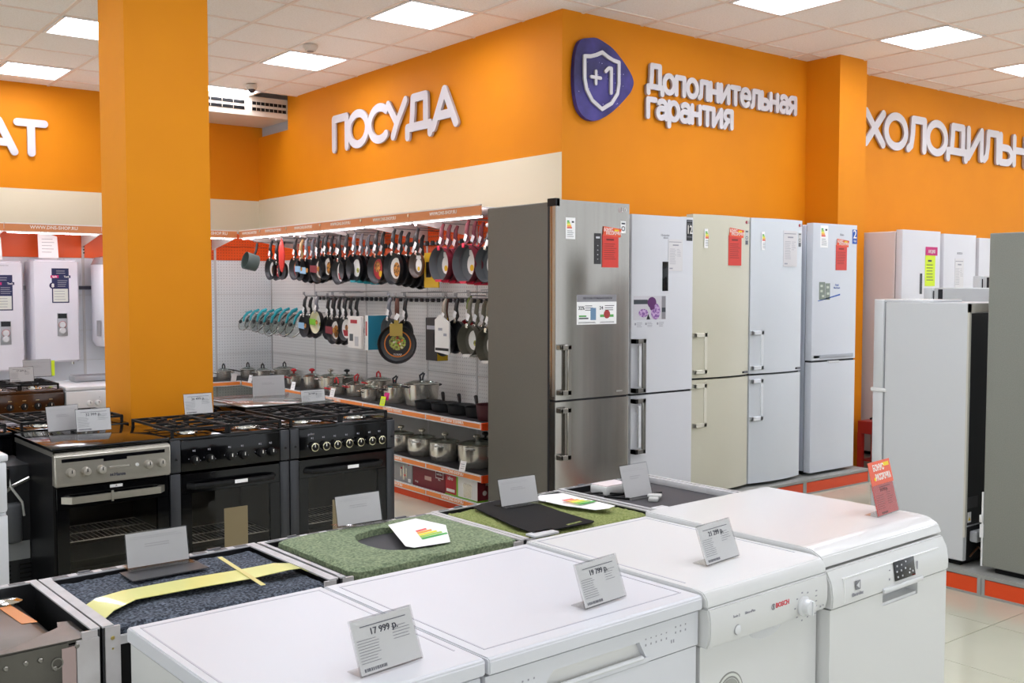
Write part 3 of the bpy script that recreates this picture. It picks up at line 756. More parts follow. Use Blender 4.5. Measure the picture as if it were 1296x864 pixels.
GP = 'price cards on the appliances'
card(row2(.30, .435, HB + .0), RA - R(2), 'grey backed price card on the blue felt of the topless dishwasher', .175, .095, 12, kind='back')
card(row2(.965, .455, HB + .012), RA - R(2), 'grey backed price card on the green felt', .165, .095, 12, kind='back')
card(row2(1.57, .37, HB + .006), RA - R(2), 'grey backed price card on the black mat', .17, .095, 14, kind='back')
t = card(row2(2.085, .28, HB - .022), RA - R(0), 'grey backed price card with a red edge beside the small white box', .15, .125, 16, kind='back')
G().box(.052, .062, .002, .004, .003, .115).xf(Matrix.Rotation(-R(16), 4, 'X')).build('red_edge', red_card, t)
t = T('black_sheet', 'thin black plastic sheet under the price card on blue felt', 'sheet', row2(.29, .385, HB - .006), RA)
G().box(-.10, .11, -.055, .05, 0, .003).build('sheet_body', M('slate_plastic', '#3f3f42', .45), t)

# ---------------------------------------------------------------- cookers
def gas_top(t, w, d, H, base=black_e, flame=True):
    G().box(.0, w, .0, d, H - .03, H, .008).build('hob_plate', base, t)
    for (x, y, r) in ((.16, .17, .042), (w - .16, .17, .050), (.16, d - .17, .05), (w - .16, d - .17, .036)):
        b = G().lathe([(r * 1.35, 0), (r * 1.3, .006), (r, .008), (r, .020)], (x, y, H), 24).build('burner', chrome, t)
        G().lathe([(r * .98, .020), (r * .95, .028), (r * .8, .030)], (x, y, H), 24).build('burner_cap', iron, b)
    for s in (0, 1):
        x0, x1 = (.03, w / 2 - .008) if s == 0 else (w / 2 + .008, w - .03)
        g = G(); z = H + .036; r = .0065; y0, y1 = .035, d - .045
        def bar(a, b, c, e): g.box(min(a, b) - r, max(a, b) + r, min(c, e) - r, max(c, e) + r, z - .009, z + .005, .002, 1)
        bar(x0, x1, y0, y0); bar(x0, x1, y1, y1); bar(x0, x0, y0, y1); bar(x1, x1, y0, y1); bar(x0, x1, d / 2 - .005, d / 2 - .005)
        cx = (x0 + x1) / 2
        for cy in (.17, d - .17):
            bar(cx, cx, cy + .03, cy + .085); bar(cx, cx, cy - .085, cy - .03); bar(x0, cx - .03, cy, cy); bar(cx + .03, x1, cy, cy)
            for q in (-1, 1): g.box(cx + q * .085 - r, cx + q * .085 + r, cy - .05, cy + .05, z + .004, z + .014, .002, 1)
        for (a, b) in ((x0, y0), (x1, y0), (x0, y1), (x1, y1)): g.box(a - r, a + r, b - r, b + r, H, z)
        g.build('pan_support', iron, t)
def knob(t, x, z, y0, r, mat, mark=white_l, grip=True):
    k = G().lathe([(r, 0), (r, -.006), (r * .82, -.012), (r * .76, -.026), (r * .6, -.028)], (x, y0, z), 20, 'y').build('knob', mat, t)
    if grip: G().box(x - .0016, x + .0016, y0 - .031, y0 - .027, z, z + r * .7).build('pointer', mark, k)
def oven(t, w, H, ztop, zbot, frame, handle_m, x0, x1, hz, hstyle='flat'):
    """hollow oven with a tinted window, a wire rack and a bar handle"""
    g = G(); wx0, wx1, wz0, wz1 = x0 + .055, x1 - .055, zbot + .06, ztop - .10
    g.box(x0, x1, -.004, .02, wz1, ztop, .002, 1); g.box(x0, x1, -.004, .02, zbot, wz0, .002, 1); g.box(x0, wx0, -.004, .02, wz0, wz1); g.box(wx1, x1, -.004, .02, wz0, wz1)
    dr = g.build('oven_door', frame, t)
    G().box(wx0, wx1, -.003, .002, wz0, wz1).build('door_glass', glassdark, dr)
    if hstyle == 'flat':
        g = G(); pts = [(x0 + .02, -.004), (x0 + .055, -.045), (x1 - .055, -.045), (x1 - .02, -.004), (x1 - .05, -.004), (x1 - .07, -.033), (x0 + .07, -.033), (x0 + .05, -.004)]
        g.prism(pts, 'z', hz - .016, hz + .016); g.build('door_handle', handle_m, dr)
    else:
        g = G(); g.tube([(x0 + .035, -.002, hz), (x0 + .06, -.04, hz), (x0 + .10, -.05, hz), (x1 - .10, -.05, hz), (x1 - .06, -.04, hz), (x1 - .035, -.002, hz)], .012, 8, 1.3); g.build('door_handle', handle_m, dr)
    return dr, (wx0, wx1, wz0, wz1)
side_b = M('side_black', '#0b0b0d', .34, spec=.35)
def cooker_body(t, w, d, H, mat, cav, side=side_b):
    wx0, wx1, wz0, wz1 = cav
    g = G(); g.box(0, .012, .012, d, .08, H - .03); g.box(w - .012, w, .012, d, .08, H - .03); g.box(0, w, d - .01, d, .08, H - .03); g.box(0, w, .02, d, .08, .095); g.build('body', side, t)
    G().box(.02, w - .02, .05, d - .02, 0, .08).build('plinth', matte_b, t)
    e = M('oven_enamel', '#3b393a', .3)
    g = G(); a, b, c, dd, y = wx0 - .03, wx1 + .03, wz0 - .02, wz1 + .02, .42
    g.box(a - .004, a, .022, y, c, dd); g.box(b, b + .004, .022, y, c, dd); g.box(a, b, y, y + .004, c, dd); g.box(a, b, .022, y, c - .004, c); g.box(a, b, .022, y, dd, dd + .004); g.build('oven_cavity', e, t)
def rack(t, cav, z, y0=.04, y1=.38):
    g = G(); a, b = cav[0] - .02, cav[1] + .02
    for k in range(19): x = a + (b - a) * k / 18; g.tube([(x, y0, z), (x, y1, z)], .0016, 5)
    for y in (y0, (y0 + y1) / 2, y1): g.tube([(a, y, z), (b, y, z)], .0028, 6)
    g.build('wire_rack', M('rack_wire', '#e6e6e2', .35, .3), t)
S0 = (1.197, 5.03)
def row3(u, v=0, z=0): return row(u, v, z, S0[0], S0[1])
GC = 'cookers in the front cooker row'
# cooker 1: steel front, glass ceramic top
t = T('cooker', 'electric cooker with a silver front panel and glossy glass ceramic top', 'cooker', row3(0), RA, GC)
w, d, H = .545, .62, .86
silv = noisy(M('silver_front', '#b9b4a9', .33, .75), '#aea99e', 6, 3, .3, .7, stretch=(.3, 6, 6))
dr, cav = oven(t, w, H, .668, .13, black_e, silv, .012, w - .004, .612)
cooker_body(t, w, d, H, black_e, cav)
G().box(-.006, w + .004, -.012, d + .01, H - .018, H, .004).build('glass_ceramic_top', black_e, t)
g = G().prism([(-.016, .835), (-.028, .825), (-.028, .678), (.02, .678), (.02, .835)], 'x', 0, w); bmesh.ops.bevel(g.bm, geom=g.bm.edges[:], offset=.006, segments=3, affect='EDGES'); g.build('control_panel', silv, t)
g = G(); g.box(-.004, .0, .0, d, .82, .842); g.build('side_trim', steel, t)
G().box(.03, w - .03, -.0295, -.027, .792, .808).box(.22, .33, -.0295, -.027, .780, .792).build('display', M('display_black', '#0c0c10', .08), t)
kb = M('silver_knob', '#a8a39a', .35, .5)
for x in (.068, .138, .208, .432, .495): knob(t, x, .742, -.028, .022, kb, black)
g = G(); g.box(.245, .345, -.0305, -.028, .742, .754, .004); g.build('button_bar', kb, t)
G().lathe([(.008, 0), (.008, -.006)], (.378, -.028, .747), 12, 'y').build('light_button', white2, t)
text('Hansa', .016, (.295, -.0292, .705), ink, t, 'brand_lettering', bold=.0008)
g = G(); g.box(.25, .255, -.0295, -.028, .705, .717); g.box(.259, .264, -.0295, -.028, .705, .717); g.box(.25, .264, -.0295, -.028, .71, .712); g.build('brand_mark', ink, t)
G().box(.255, .315, -.006, -.0045, .646, .66).build('energy_sticker', paper, dr)
text('A', .009, (.285, -.0065, .649), ink, dr, 'sticker_lettering')
G().box(.247, .257, -.052, -.046, .59, .64).build('handle_tag', silv, dr)
rack(t, cav, .40); 
G().box(cav[0], cav[1], .05, .36, .300, .303).build('baking_tray', M('tray', '#4a4a4e', .35, .4), t)
G().box(.02, w - .01, -.002, .02, .09, .125).build('drawer_front', black_e, t)
# cooker 2 and 3: black gas cookers
def gas_cooker(u, w, label, knobs, rings=False, group=GC, strips=True, hob=True):
    t = T('cooker', label, 'cooker', row3(u), RA, group)
    H, d = .86, .62
    dr, cav = oven(t, w, H, .665, .13, black_e, black, .055, w - .055, .605, 'round')
    cooker_body(t, w, d, H, black_e, cav)
    gas_top(t, w, d, H - .008)
    G().box(.055, w - .055, -.012, .02, .68, .835, .004).build('control_panel', black_e, t)
    for a in (.0, w - .053):
        G().box(a, a + .053, -.014, .02, .68, .84, .004).build('panel_end', steel_grey, t); G().box(a, a + .053, -.008, .02, .10, .672, .004).build('side_strip', steel_grey, t)
        G().lathe([(.007, 0), (.006, -.003)], (a + .03, -.014, .745), 12, 'y').build('cap_button', black, t)
    for x in knobs:
        if rings: knob(t, x, .735, -.012, .024, black); G().lathe([(.0235, -.0415), (.019, -.0435), (.0185, -.0415)], (x, 0, .735), 24, 'y', cap=False).build('knob_ring', M('ring_gold', '#d8d3b4', .25, .9), t)
        else: knob(t, x, .735, -.012, .023, black)
    g = G()
    for x in knobs: g.box(x - .010, x - .003, -.0125, -.0118, .778, .786); g.box(x + .001, x + .004, -.0125, -.0118, .776, .787)
    for x in knobs: g.box(x + .028, x + .032, -.0125, -.0118, .728, .732); g.box(x - .032, x - .029, -.0125, -.0118, .74, .745)
    g.build('printed_marks', ink_l, t)
    G().box(w * .5 - .01, w * .5 + .06, -.0635, -.062, .60, .618).build('energy_sticker', paper, dr)
    rack(t, cav, .30)
    return t, cav
t, cav = gas_cooker(.549, .652, 'black gas cooker with six plain black knobs between two other cookers', (.125, .205, .315, .385, .485, .545))
G().box(.29, .42, .014, .016, .21, .46).build('cardboard_card', M('cardboard', '#e6d8ae', .7), t)
text('LED', .012, (w * .7, -.013, .73), ink_l, t, 'panel_lettering')
t, cav = gas_cooker(1.207, .668, 'black gas cooker with seven pale ringed knobs at the right end', (.135, .205, .275, .35, .425, .50, .565), True)
G().box(.27, .42, .014, .016, .19, .42).build('cardboard_card', M('cardboard', '#e6d8ae', .7), t)
text('gefest', .012, (.125, -.0125, .80), ink_l, t, 'panel_lettering', slant=.2)
card(row3(.335, .45, .862), RA - R(3), 'price card on the glass ceramic top of the silver fronted cooker', .175, .115, 12, '32 999 р.')
card(row3(.22, .56, .862), RA + R(8), 'blank backed grey card behind the price card on the glass ceramic top', .17, .13, 12, kind='back')
card(row3(.95, .57, .89), RA - R(3), 'price card on the black gas cooker against the orange pillar', .165, .115, 12, '26 499 р.')
card(row3(1.76, .72, .868), RA - R(3), 'price card over the burners of the black cooker at the right end', .165, .095, 10, '36 999 р.')
# back row of the cooker island
t = T('cooker', 'black cooker turned away with its dark back, cable and vents showing', 'cooker', (.60, 5.75, 0), RA, 'cookers turned the other way')
w, d = .585, .56
G().box(0, w, .012, d, .08, .83).build('body', black_e, t); G().box(.02, w - .02, .03, d - .03, 0, .08).build('plinth', matte_b, t)
gas_top(t, w, d, .855)
SH_ = Matrix.Translation((.06, -.352, -.06))
g = G()
for k in range(7):
    for a in (.30, .45): g.box(a, a + (.11 if a < .4 else .06), -.003, 0, .30 - k * .022, .31 - k * .022)
g.xf(SH_).build('vent_slot', black, t)
G().box(.36, .46, -.05, 0, .42, .62, .02, 3).xf(SH_).build('terminal_box', M('terminal_box', '#5b5d61', .4, .4), t)
G().box(.38, .50, -.004, 0, .33, .42).xf(SH_).build('rating_plate', M('rating_plate', '#8f9295', .4, .3), t)
g = G(); g.tube([(.40, -.03, .76), (.41, -.035, .70), (.46, -.04, .62), (.47, -.03, .55)], .006, 6); g.xf(SH_).build('mains_cable', M('cable_grey', '#b9b9b6', .5), t)
G().box(.36, .41, -.04, -.01, .70, .79, .01).xf(SH_).build('plug', black, t)
G().box(0, w, -.35, .0, .08, .735, .004).build('rear_housing', M('back_sheet', '#2c2d30', .5, .2), t)
g = G(); g.tube([(.30, -.02, .55), (.34, -.03, .64), (.42, -.03, .70), (.50, -.02, .73)], .009, 6); g.xf(SH_).build('gas_pipe', steel, t)
t = T('cooker', 'black gas cooker turned away, hidden up to its burners behind the silver fronted cooker', 'cooker', (1.205, 5.775, 0), RA, 'cookers turned the other way')
w, d = .58, .54
G().box(0, w, 0, d, .08, .83).build('body', black_e, t); G().box(.02, w - .02, .03, d - .03, 0, .08).build('plinth', matte_b, t); gas_top(t, w, d, .855)
G().box(.30, .36, .18, .24, .897, .91, .003).build('cream_token', M('cream_token', '#d8d2b4', .5), t)
t = T('cooker', 'cooker with a raised glass lid standing behind the two black gas cookers', 'cooker', (2.46, 5.80, 0), RA, 'cookers turned the other way')
w, d = .60, .60
G().box(0, w, .0, d, .08, .84).build('body', black_e, t); G().box(.02, w - .02, .03, d - .03, 0, .08).build('plinth', matte_b, t)
G().box(0, w, 0, d, .84, .865, .004).build('hob_plate', black_e, t)
lidg = M('lid_glass_grey', '#8b8c88', .08, .3)
g = G().box(.0, w, -.01, d, 0, .008, .002); g.xf(Matrix.Translation((0, 0, .885))); g.build('glass_lid', lidg, t)
g = G(); g.box(.05, .06, .0, d - .02, .8935, .894); g.box(.0, w, d - .012, d, .8935, .896); g.build('lid_line', M('lid_red_line', '#7c4a40', .4), t)
card((2.84, 6.30, .89), R(-6), 'white backed card standing behind the glass lidded cooker', .22, .135, 6, kind='back')

# brown and white cookers farther back
def far_cooker(x, label, base, kn, top, marks, open_lid):
    t = T('cooker', label, 'cooker', (x, 8.04, 0), 0, 'cookers in the farther row')
    w, d = .43 if kn == 9 else .585, .60
    w = .585
    G().box(0, w, .01, d, .08, .835).build('body', base, t); G().box(.02, w - .02, .03, d - .03, 0, .08).build('plinth', matte_b, t)
    G().box(0, w, -.02, .012, .655, .83, .008).build('control_panel', base, t)
    return t, w, d
bro = M('brown_enamel', '#3d2311', .22, coat=.4)
t, w, d = far_cooker(1.415, 'brown gas cooker with black knobs in the farther row at the left', bro, 0, 0, 0, 0)
gas_top(t, w, d, .855, bro)
for x in (.06, .215, .31, .40, .49): knob(t, x, .74, -.02, .024, black)
g = G()
for x in (.06, .215, .31, .40, .49): g.box(x - .012, x + .012, -.021, -.02, .782, .787); g.box(x - .034, x - .03, -.021, -.02, .74, .744)
g.build('printed_marks', M('gold_ink', '#b8a070', .5), t)
G().box(.04, w - .04, -.012, .012, .13, .64, .004).build('oven_door', black_e, t)
t, w, d = far_cooker(2.012, 'white cooker with white knobs partly behind the orange pillar', white, 0, 0, 0, 0)
G().box(0, w, -.01, d, .835, .862, .006).build('white_top', white, t)
for x in (.165, .225, .31, .37, .45): knob(t, x, .735, -.02, .023, white2, ink)
g = G(); g.box(.235, .241, -.021, -.02, .775, .781); g.box(.28, .32, -.021, -.02, .70, .704); g.build('printed_marks', ink_l, t)
G().lathe([(.008, 0), (.007, -.004)], (.09, -.02, .73), 12, 'y').build('light_button', white2, t)
G().box(.03, w - .03, -.012, .012, .13, .63, .004).build('oven_door', white, t)
G().box(.15, .43, -.03, -.012, .625, .650, .004).build('door_handle', black, t)
card((1.78, 8.33, .895), 0, 'price card on the brown cooker in the farther row', .17, .11, 12, '17 499 р.')
u = card((1.965, 8.66, .90), R(4), 'grey backed card with a lime edge beside the white cooker', .21, .135, 8, kind='back'); G().box(.105, .13, .004, .006, .003, .125).build('lime_edge', lime, u)
t = T('sink_tray', 'shallow steel tray lying behind the white cooker top', 'tray', (2.38, 8.45, .863), 0)
G().box(-.20, .22, -.02, .15, 0, .045, .01).build('tray_body', M('tray_grey', '#a4a5aa', .35, .6), t); G().box(-.19, .21, -.01, .14, .044, .047).build('tray_well', M('tray_dark', '#6d6f74', .4, .6), t)
# white appliance cut by the left edge
t = T('washing_machine', 'white appliance cut off by the left edge of the photo', 'washing machine', (.20, 3.95, 0), RA)
w = .592
G().box(0, w, .012, .50, .06, .98, .01).build('body', white, t); G().box(-.0, w, -.01, .015, .80, .985, .012).build('control_panel', white, t)
G().box(.0, w, -.002, .014, .10, .79, .004).build('door_panel', white, t); G().box(.02, w - .02, .03, .45, 0, .06).build('plinth', matte_b, t); G().box(-.004, w + .004, -.012, .505, .985, 1.01, .006).build('worktop', white, t)
# ---------------------------------------------------------------- podiums under the fridges
pod_g = M('podium_grey', '#9b9c98', .5)
def podium(name, label, x0, x1, y0, y1, panels, side):
    t = T(name, label, 'podium', (0, 0, 0))
    H = .115
    G().box(x0, x1, y0, y1, H - .018, H).build('deck', pod_g, t)
    g = G()
    if side == 'y': g.box(x0 + .02, x1 - .005, y0 + .012, y1, 0, H - .018)
    else: g.box(x0 + .012, x1, y0 + .005, y1 - .005, 0, H - .018)
    g.build('podium_core', pod_g, t)
    for a, b in panels:
        if side == 'y':
            G().box(a + .02, b - .02, y0 + .004, y0 + .012, .012, H - .024).build('orange_panel', kick_o, t)
            g = G(); g.box(a, a + .02, y0, y0 + .012, 0, H - .018); g.box(b - .02, b - .003, y0, y0 + .012, 0, H - .018); g.box(a, b, y0 + .001, y0 + .012, 0, .012)
        else:
            G().box(x0 + .004, x0 + .012, a + .02, b - .02, .012, H - .024).build('orange_panel', kick_o, t)
            g = G(); g.box(x0, x0 + .012, a, a + .02, 0, H - .018); g.box(x0, x0 + .012, b - .02, b - .003, 0, H - .018); g.box(x0 + .001, x0 + .012, a, b, 0, .012)
        g.build('panel_frame', pod_g, t)
    return t
podium('display_podium', 'low grey podium with orange front panels under the row of tall fridges', 4.0, 7.46, 4.86, 5.6, [(4.0, 4.9), (4.9, 5.75), (5.75, 6.60), (6.60, 7.46)], 'y')
podium('display_podium', 'low grey podium with orange panels under the freezer at the right', 5.135, 6.0, 1.2, 4.6, [(1.2, 1.98), (1.98, 2.685), (2.685, 3.6), (3.6, 4.6)], 'x')
podium('display_podium', 'low grey podium under the pale fridges beyond the red stand', 8.0, 11.2, 4.93, 5.6, [(8.0, 9.0), (9.0, 10.0), (10.0, 11.2)], 'y')
PZ = .115
# ---------------------------------------------------------------- fridges
def door_slab(x0, x1, z0, z1, depth=.06, bulge=0, r=.01):
    """door with softly rounded or bowed front, front at y=0"""
    g = G(); n = 10; pts = []
    for k in range(n + 1):
        s = k / n; pts.append((x0 + (x1 - x0) * s, -bulge * (1 - (2 * s - 1) ** 2) if bulge else 0))
    if not bulge: pts = [(x0, r), (x0 + r * .3, r * .3), (x0 + r, 0), (x1 - r, 0), (x1 - r * .3, r * .3), (x1, r)]
    pts = pts + [(x1, depth), (x0, depth)]
    g.prism(pts, 'z', z0, z1)
    for f in g.bm.faces:
        if abs(f.normal.z) < .5 and len(f.verts) == 4: f.smooth = bool(bulge)
    return g
def energy(t, x, z, w, h, y):
    G().box(x, x + w, y - .0015, y, z, z + h, 0).build('energy_label', paper, t)
    for k, c in enumerate(('#3fa84a', '#9ccb3a', '#f2e42c', '#f3a72a', '#e5544a')):
        zz = z + h * (.86 - .075 * k)
        G().box(x + w * .12, x + w * (.36 + .07 * k), y - .0022, y - .0014, zz - h * .065, zz).build('energy_bar', M('energy_%d' % k, c, .5), t)
    g = G(); lines(g, x + w * .15, x + w * .85, z + h * .08, z + h * .42, 4, h * .02, y - .0016); g.box(x + w * .62, x + w * .85, y - .0022, y - .0014, z + h * .76, z + h * .84); g.build('printed_lines', ink, t)
def hang_card(t, x, z, w, h, y, red=True):
    if red:
        g = G(); g.box(x, x + w * .85, y - .004, y - .001, z, z + h * .80, 0); g.build('price_sheet', red_card, t)
        G().prism([(x + w * .02, z + h * .78), (x + w * .95, z + h * .74), (x + w, z + h * .95), (x + w * .06, z + h)], 'y', y - .006, y - .004).build('promotion_leaf', or_card, t)
        text('БОНУС', h * .085, (x + w * .3, y - .0065, z + h * .88), white_l, t, 'lettering', wide=.75, bold=.0004); text('РАССРОЧКА', h * .085, (x + w * .58, y - .0065, z + h * .80), white_l, t, 'lettering', wide=.7, bold=.0004)
        G().box(x + w * .62, x + w * .85, y - .0068, y - .006, z + h * .89, z + h * .93).build('yellow_badge', yellow, t)
        g = G(); lines(g, x + w * .08, x + w * .75, z + h * .18, z + h * .6, 8, h * .012, y - .0042); g.box(x + w * .2, x + w * .6, y - .0048, y - .0042, z + h * .66, z + h * .70); g.build('printed_lines', M('dark_red_ink', '#7a2722', .6), t)
    else:
        G().box(x, x + w, y - .003, y - .001, z, z + h).build('price_sheet', M('sheet_grey', '#dcd9da', .5), t)
        g = G(); lines(g, x + w * .1, x + w * .55, z + h * .2, z + h * .72, 11, h * .010, y - .0032); lines(g, x + w * .6, x + w * .92, z + h * .45, z + h * .72, 5, h * .01, y - .0032, .5); g.box(x + w * .3, x + w * .7, y - .0038, y - .0032, z + h * .80, z + h * .84); g.box(x + w * .05, x + w * .9, y - .0038, y - .0032, z + h * .91, z + h * .93); g.box(x + w * .08, x + w * .3, y - .0038, y - .0032, z + h * .06, z + h * .1); g.build('printed_lines', ink_l, t)
def bow_handle(t, x, z0, z1, mat, mat2=None, w=.085, off=.045):
    """bracket handle: two arms from the door edge to an upright grip"""
    g = G(); a = .03
    g.box(x, x + w, -off, -off + .014, z1 - a, z1, .003, 1); g.box(x, x + w, -off, -off + .014, z0, z0 + a, .003, 1); g.box(x + w - a, x + w, -off, -off + .018, z0, z1, .003, 1)
    g.box(x, x + .02, -off, .0, z1 - a, z1, .003, 1); g.box(x, x + .02, -off, .0, z0, z0 + a, .003, 1)
    g.build('door_handle', mat, t)
    if mat2: G().box(x, x + .022, -off - .003, .002, z1 - a, z1 - .001).box(x, x + .022, -off - .003, .002, z0 + .001, z0 + a).build('handle_foot', mat2, t)
def fridge(label, x, y, w, H, zgap, body, doorm, depth=.62, bulge=0, rz=0, z=PZ, top_over=True, group='tall fridges along the orange wall', doorside=.06, gaph=.012, two=True):
    t = T('fridge', label, 'fridge', (x, y, z), rz, group)
    g = G(); g.box(.004, w - .004, doorside + .012, depth, .03, H - .012, .006, 1); g.build('cabinet', body, t)
    g = G(); g.box(.015, w - .015, doorside - .002, doorside + .014, .03, H - .02); g.build('door_seal', gap_m, t)
    G().box(.03, w - .03, .10, depth - .02, 0, .035).build('plinth', matte_b, t)
    if two:
        d1 = door_slab(0, w, zgap + gaph / 2, H, doorside, bulge).build('upper_door', doorm, t)
        d2 = door_slab(0, w, .025, zgap - gaph / 2, doorside, bulge).build('lower_door', doorm, t)
        G().box(.01, w - .01, .012, doorside, zgap - gaph / 2, zgap + gaph / 2).build('door_gap', gap_m, t)
    else:
        d1 = door_slab(0, w, .025, H, doorside, bulge).build('upper_door', doorm, t); d2 = None
    return t, d1, d2
# steel fridge
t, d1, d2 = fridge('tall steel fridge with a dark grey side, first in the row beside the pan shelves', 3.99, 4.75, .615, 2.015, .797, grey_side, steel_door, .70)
st = M('handle_steel', '#a7a39b', .25, .9)
G().box(-.004, .03, .0, .075, 1.975, 2.022).build('hinge_cover', black, t)
G().box(-.001, .003, .058, .075, .03, 2.0).build('side_gasket', gap_m, t)
G().box(-.0015, .001, .004, .03, .825, 1.99).build('door_edge_strip', steel, d1)
bow_handle(d1, .006, .835, 1.14, st); bow_handle(d2, .006, .44, .757, st)
energy(d1, .078, 1.78, .075, .13, 0)
G().box(.31, .365, -.003, 0, 1.632, 1.822).build('display', M('display_brown', '#241f20', .15), d1)
g = G(); g.box(.322, .353, -.0036, -.003, 1.79, 1.802)
for k in range(4): g.box(.333, .340, -.0036, -.003, 1.66 + k * .028, 1.664 + k * .028)
g.build('display_symbols', M('display_sym', '#cfcfd4', .5), d1)
hang_card(d1, .376, 1.612, .16, .255, 0)
G().box(.532, .578, -.0015, 0, 1.83, 1.905).build('badge_sticker', paper, d1)
g = G(); g.lathe([(.016, -.002), (.010, -.002)], (.555, 0, 1.858), 20, 'y', cap=False); g.box(.54, .57, -.0022, -.0015, 1.885, 1.895); g.build('badge_print', ink, d1)
text('LG', .026, (.562, -.001, 1.965), M('logo_pale', '#d9d2cf', .3, .5), d1, 'brand_lettering', bold=.0008)
g = G(); g.lathe([(.014, -.0012), (.0115, -.0012)], (.53, 0, 1.973), 20, 'y', cap=False); g.build('round_logo', M('logo_rose', '#b98c93', .3, .5), d1)
G().box(.168, .50, -.0015, 0, 1.258, 1.435).build('feature_sticker', paper, d1)
g = G(); g.box(.168, .50, -.002, -.0015, 1.398, 1.442); g.build('sticker_band', M('band_grey', '#8c8a90', .5), d1)
text('ЭЛЕКТРОНИКА ОПТИМАЛЬНОЙ СВЕЖЕСТИ', .013, (.338, -.0022, 1.414), ink, d1, 'sticker_lettering', wide=.62)
text('32%', .022, (.205, -.002, 1.35), ink, d1, 'sticker_lettering', bold=.0005); text('24', .022, (.37, -.002, 1.35), ink, d1, 'sticker_lettering', bold=.0005)
g = G(); lines(g, .235, .31, 1.34, 1.38, 3, .004, -.0018); lines(g, .40, .48, 1.34, 1.38, 3, .004, -.0018); lines(g, .18, .33, 1.265, 1.275, 2, .002, -.0018); lines(g, .36, .49, 1.265, 1.275, 2, .002, -.0018); g.box(.185, .262, -.0022, -.0015, 1.292, 1.30); g.build('sticker_lines', ink, d1)
G().box(.185, .245, -.0024, -.0015, 1.305, 1.315).box(.36, .475, -.0019, -.0015, 1.302, 1.318).build('green_bar', M('green_bar', '#5fae5a', .5), d1)
G().box(.28, .325, -.0024, -.0015, 1.285, 1.36).build('fridge_picture', M('pic_blue', '#6f8fb0', .4), d1)
g = G(); g.lathe([(.027, -.002), (.015, -.0026), (.001, -.0028)], (.418, 0, 1.32), 18, 'y'); g.build('apple_picture', M('pic_red', '#a83a3c', .4), d1)
G().box(.50, .555, -.002, 0, .826, .836).build('small_badge', chrome, d1)
g = G(); g.box(.09, .13, .001, .003, .0, .02)
# white fridge with black display
t, d1, d2 = fridge('tall flat white fridge with a narrow black display and cabbage picture sticker', 4.797, 4.93, .597, 1.972, .77, whitef, M('flat_white_door', '#d7d8dd', .3), .64, gaph=.014)
hm = M('nickel', '#8f8d88', .3, .7)
bow_handle(d1, .0, .785, 1.145, hm, black, .10); bow_handle(d2, .0, .375, .745, hm, black, .10)
G().box(.03, .05, -.046, -.03, .83, 1.10).build('handle_grip', white, d1); G().box(.03, .05, -.046, -.03, .42, .70).build('handle_grip', white, d2)
G().box(.29, .345, -.003, 0, 1.463, 1.662, .001).build('display', black_e, d1)
G().box(.525, .583, -.0015, 0, 1.81, 1.955).build('black_sticker', M('sticker_black', '#17171c', .4), d1)
text('12', .06, (.554, -.0022, 1.86), white_l, d1, 'sticker_lettering', wide=.7, bold=.001)
g = G(); g.box(.53, .578, -.0022, -.0015, 1.943, 1.947); g.box(.53, .578, -.0022, -.0015, 1.835, 1.838); g.box(.53, .578, -.0022, -.0015, 1.925, 1.927); g.build('sticker_lines', ink_l, d1)
hang_card(d1, .345, 1.60, .14, .215, 0, red=False)
text('Hotpoint', .016, (.315, -.001, 1.835), ink_l, d1, 'brand_lettering'); text('ARISTON', .008, (.32, -.001, 1.82), ink_l, d1, 'brand_lettering')
G().box(.02, .325, -.0015, 0, 1.27, 1.43).build('cabbage_picture', M('picture_grey', '#c9c6cc', .4), d1)
g = G()
for (x, z, rx, rz_, mi) in ((.19, 1.385, .042, .038, 0), (.225, 1.325, .045, .055, 1), (.11, 1.315, .045, .028, 1), (.20, 1.35, .03, .02, 0)):
    g.mi = mi; g.lathe([(1, -.0024), (.6, -.0030), (.01, -.0034)], (0, 0, 0), 20, 'y', cap=False)
    vs = g.bm.verts[-60:] if False else list(g.bm.verts)[-60:]
    for v in vs: v.co.x = x + v.co.x * rx; v.co.z = z + v.co.z * rz_
g.build('cabbage_leaf', [M('cabbage_dark', '#5a2463', .5), noisy(M('cabbage', '#7b4a96', .5), '#c9a8d2', 60, 3, .4, .6)], d1)
G().box(.285, .322, -.0022, -.0015, 1.272, 1.428).build('side_band', M('band_grey', '#8c8a90', .5), d1)
G().box(.02, .15, -.0022, -.0015, 1.375, 1.405).box(.285, .322, -.0026, -.0022, 1.32, 1.35).build('dark_band', M('band_dark', '#3a4046', .5), d1)
G().prism([(.14, 1.272), (.175, 1.272), (.155, 1.31)], 'y', -.0026, -.0015).build('dark_wedge', gap_m, d1)
g = G()
for x in (.03, .13, .24): g.box(x, x + .014, -.001, 0, 1.235, 1.25); lines(g, x + .02, x + .07, 1.22, 1.255, 4, .003, -.0005)
g.build('sticker_lines', ink_l, d1)
